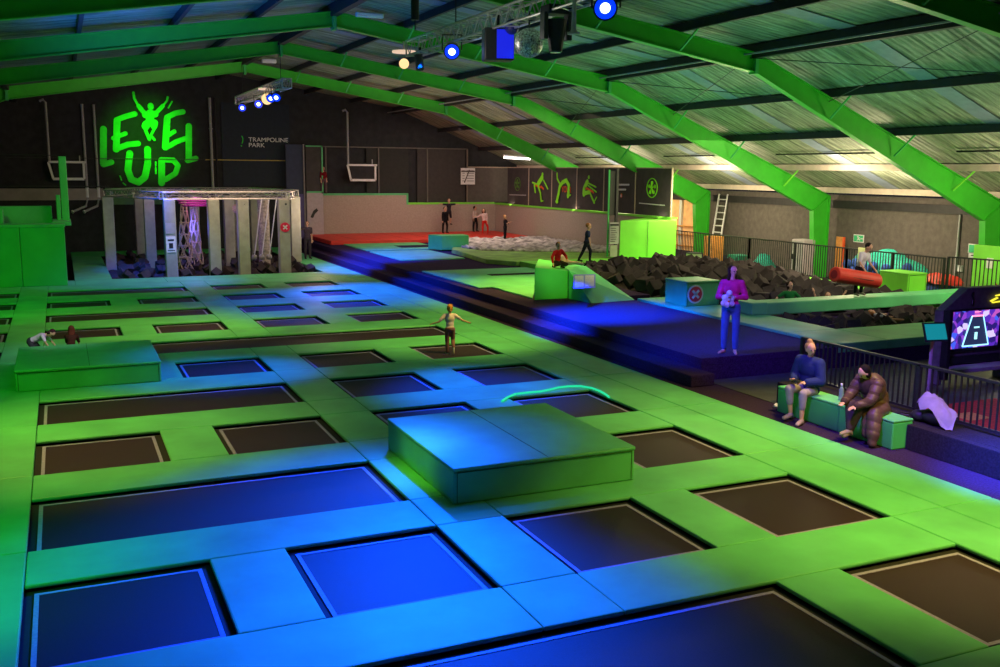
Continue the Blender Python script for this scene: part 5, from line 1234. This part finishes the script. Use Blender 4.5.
# yellow wash, with added spots on blocks and children
light('SPOT', (9.5, 5.5, 6.4), (9.3, 8.2, 0), WY, 3600, angle=70)
light('SPOT', (12, 11, 6.4), (10.0, 12.5, 0), WY, 2300, angle=56)
light('SPOT', (10, 18, 6.4), (8.4, 22.5, 0), WY, 2900, angle=60)
light('SPOT', (5, 24, 6.4), (2.2, 26, 0), WY, 2000, angle=62)
light('SPOT', (-1, 15, 6.4), (.4, 15.5, 0), WY, 1900, angle=62)
light('SPOT', (-3, 8, 6.2), (-1.6, 10.5, 0), (.05,1,.12), 1500, angle=50)
light('SPOT', (1.5, 10, 6), (4.0, 11.8, .2), (.55,1,.08), 1300, angle=16)
light('SPOT', (14, 28, 6.0), (13.2, 27, 0), WY, 2600, angle=70)
light('SPOT', (9, 16, 6.0), (12.6, 24.3, 1.0), (.75,.9,.09), 3600, angle=10)  # narrow spot added to brighten the wedge front
light('SPOT', (10, 27, 6.0), (12.5, 25.8, 1.2), WY, 1300, angle=26)
light('SPOT', (2, 17, 6), (-.3, 22.3, .5), (1,.70,.95), 1300, angle=18)  # added to lift the children behind the left block
# dim house lights and added fill lamps
light('AREA', (6, 16, 6.4), (6, 16, 0), (.5,.9,.6), 80, 10, sy_=20)
light('AREA', (17.5, 44, 5.0), (17.5, 45.5, 0), WW, 300, 5, sy_=8)
light('AREA', (19, 28, 5.0), (19, 29, 0), (1,.8,.5), 330, 6, sy_=14)
light('SPOT', (17, 15, 6.0), (19, 20.5, .8), (1,.85,.75), 900, angle=40)  # warm spot added for the children in the foam pit
light('AREA', (5.5, 36.0, 5.5), (5.5, 42, 1), (1,.66,.48), 260, 5, sy_=2)  # warm fill added in front of the rig pillars
light('POINT', (9.9, 40.9, 2.3), (0,0,0), (1,.7,.5), 110, .3)  # fill lamp added beside the instructor, no fixture there
# lights along the right eaves, then added fill lamps for frames and roof
for y in (17.5, 25, 32): light('AREA', (22.9, y, 4.5), (24.2, y, 3.0), (1,.78,.58), 230, .3, sy_=5)
for y in (17.2, 24.6, 32, 39.4, 46.6): light('AREA', (23.6, y, 2.9), (23.2, y+.6, 5), (1,.76,.56), 75, .7, sy_=5)
for y in (16.8, 24.2, 31.6, 39): light('POINT', (23.3, y, 2.9), (0,0,0), (1,.86,.50), 330, .5)  # unseen point lamps added to brighten the frames near the knees
light('AREA', (17, 24, 3.2), (17, 24, 7), (.26,.95,.42), 260, 5, sy_=18)  # this and the next: upward fill added to light the roof sheets
light('AREA', (16, 42, 4.2), (17, 42, 7), (1,.68,.45), 80, 4, sy_=8)
light('AREA', (0, 22, 4.6), (-1, 22, 8), (.02,.40,.20), 75, 6, sy_=16)  # this and the next: upward fill added to tint the left roof
light('SPOT', (1, 24, 4.4), (3, 26, 8), (.02,.14,1), 1600, angle=120)
wd = bpy.data.worlds.new('w'); bpy.context.scene.world = wd; wd.use_nodes = True; wd.node_tree.nodes['Background'].inputs[0].default_value = (.1,.1,.12,1); wd.node_tree.nodes['Background'].inputs[1].default_value = .2
vs_ = bpy.context.scene.view_settings; vs_.view_transform = 'Standard'; vs_.look = 'None'; vs_.exposure = 0; vs_.gamma = 1; vs_.use_curve_mapping = False
for o in bpy.data.objects:
    if '_o' in o.keys(): del o['_o']
bpy.data.scenes.remove(SC)
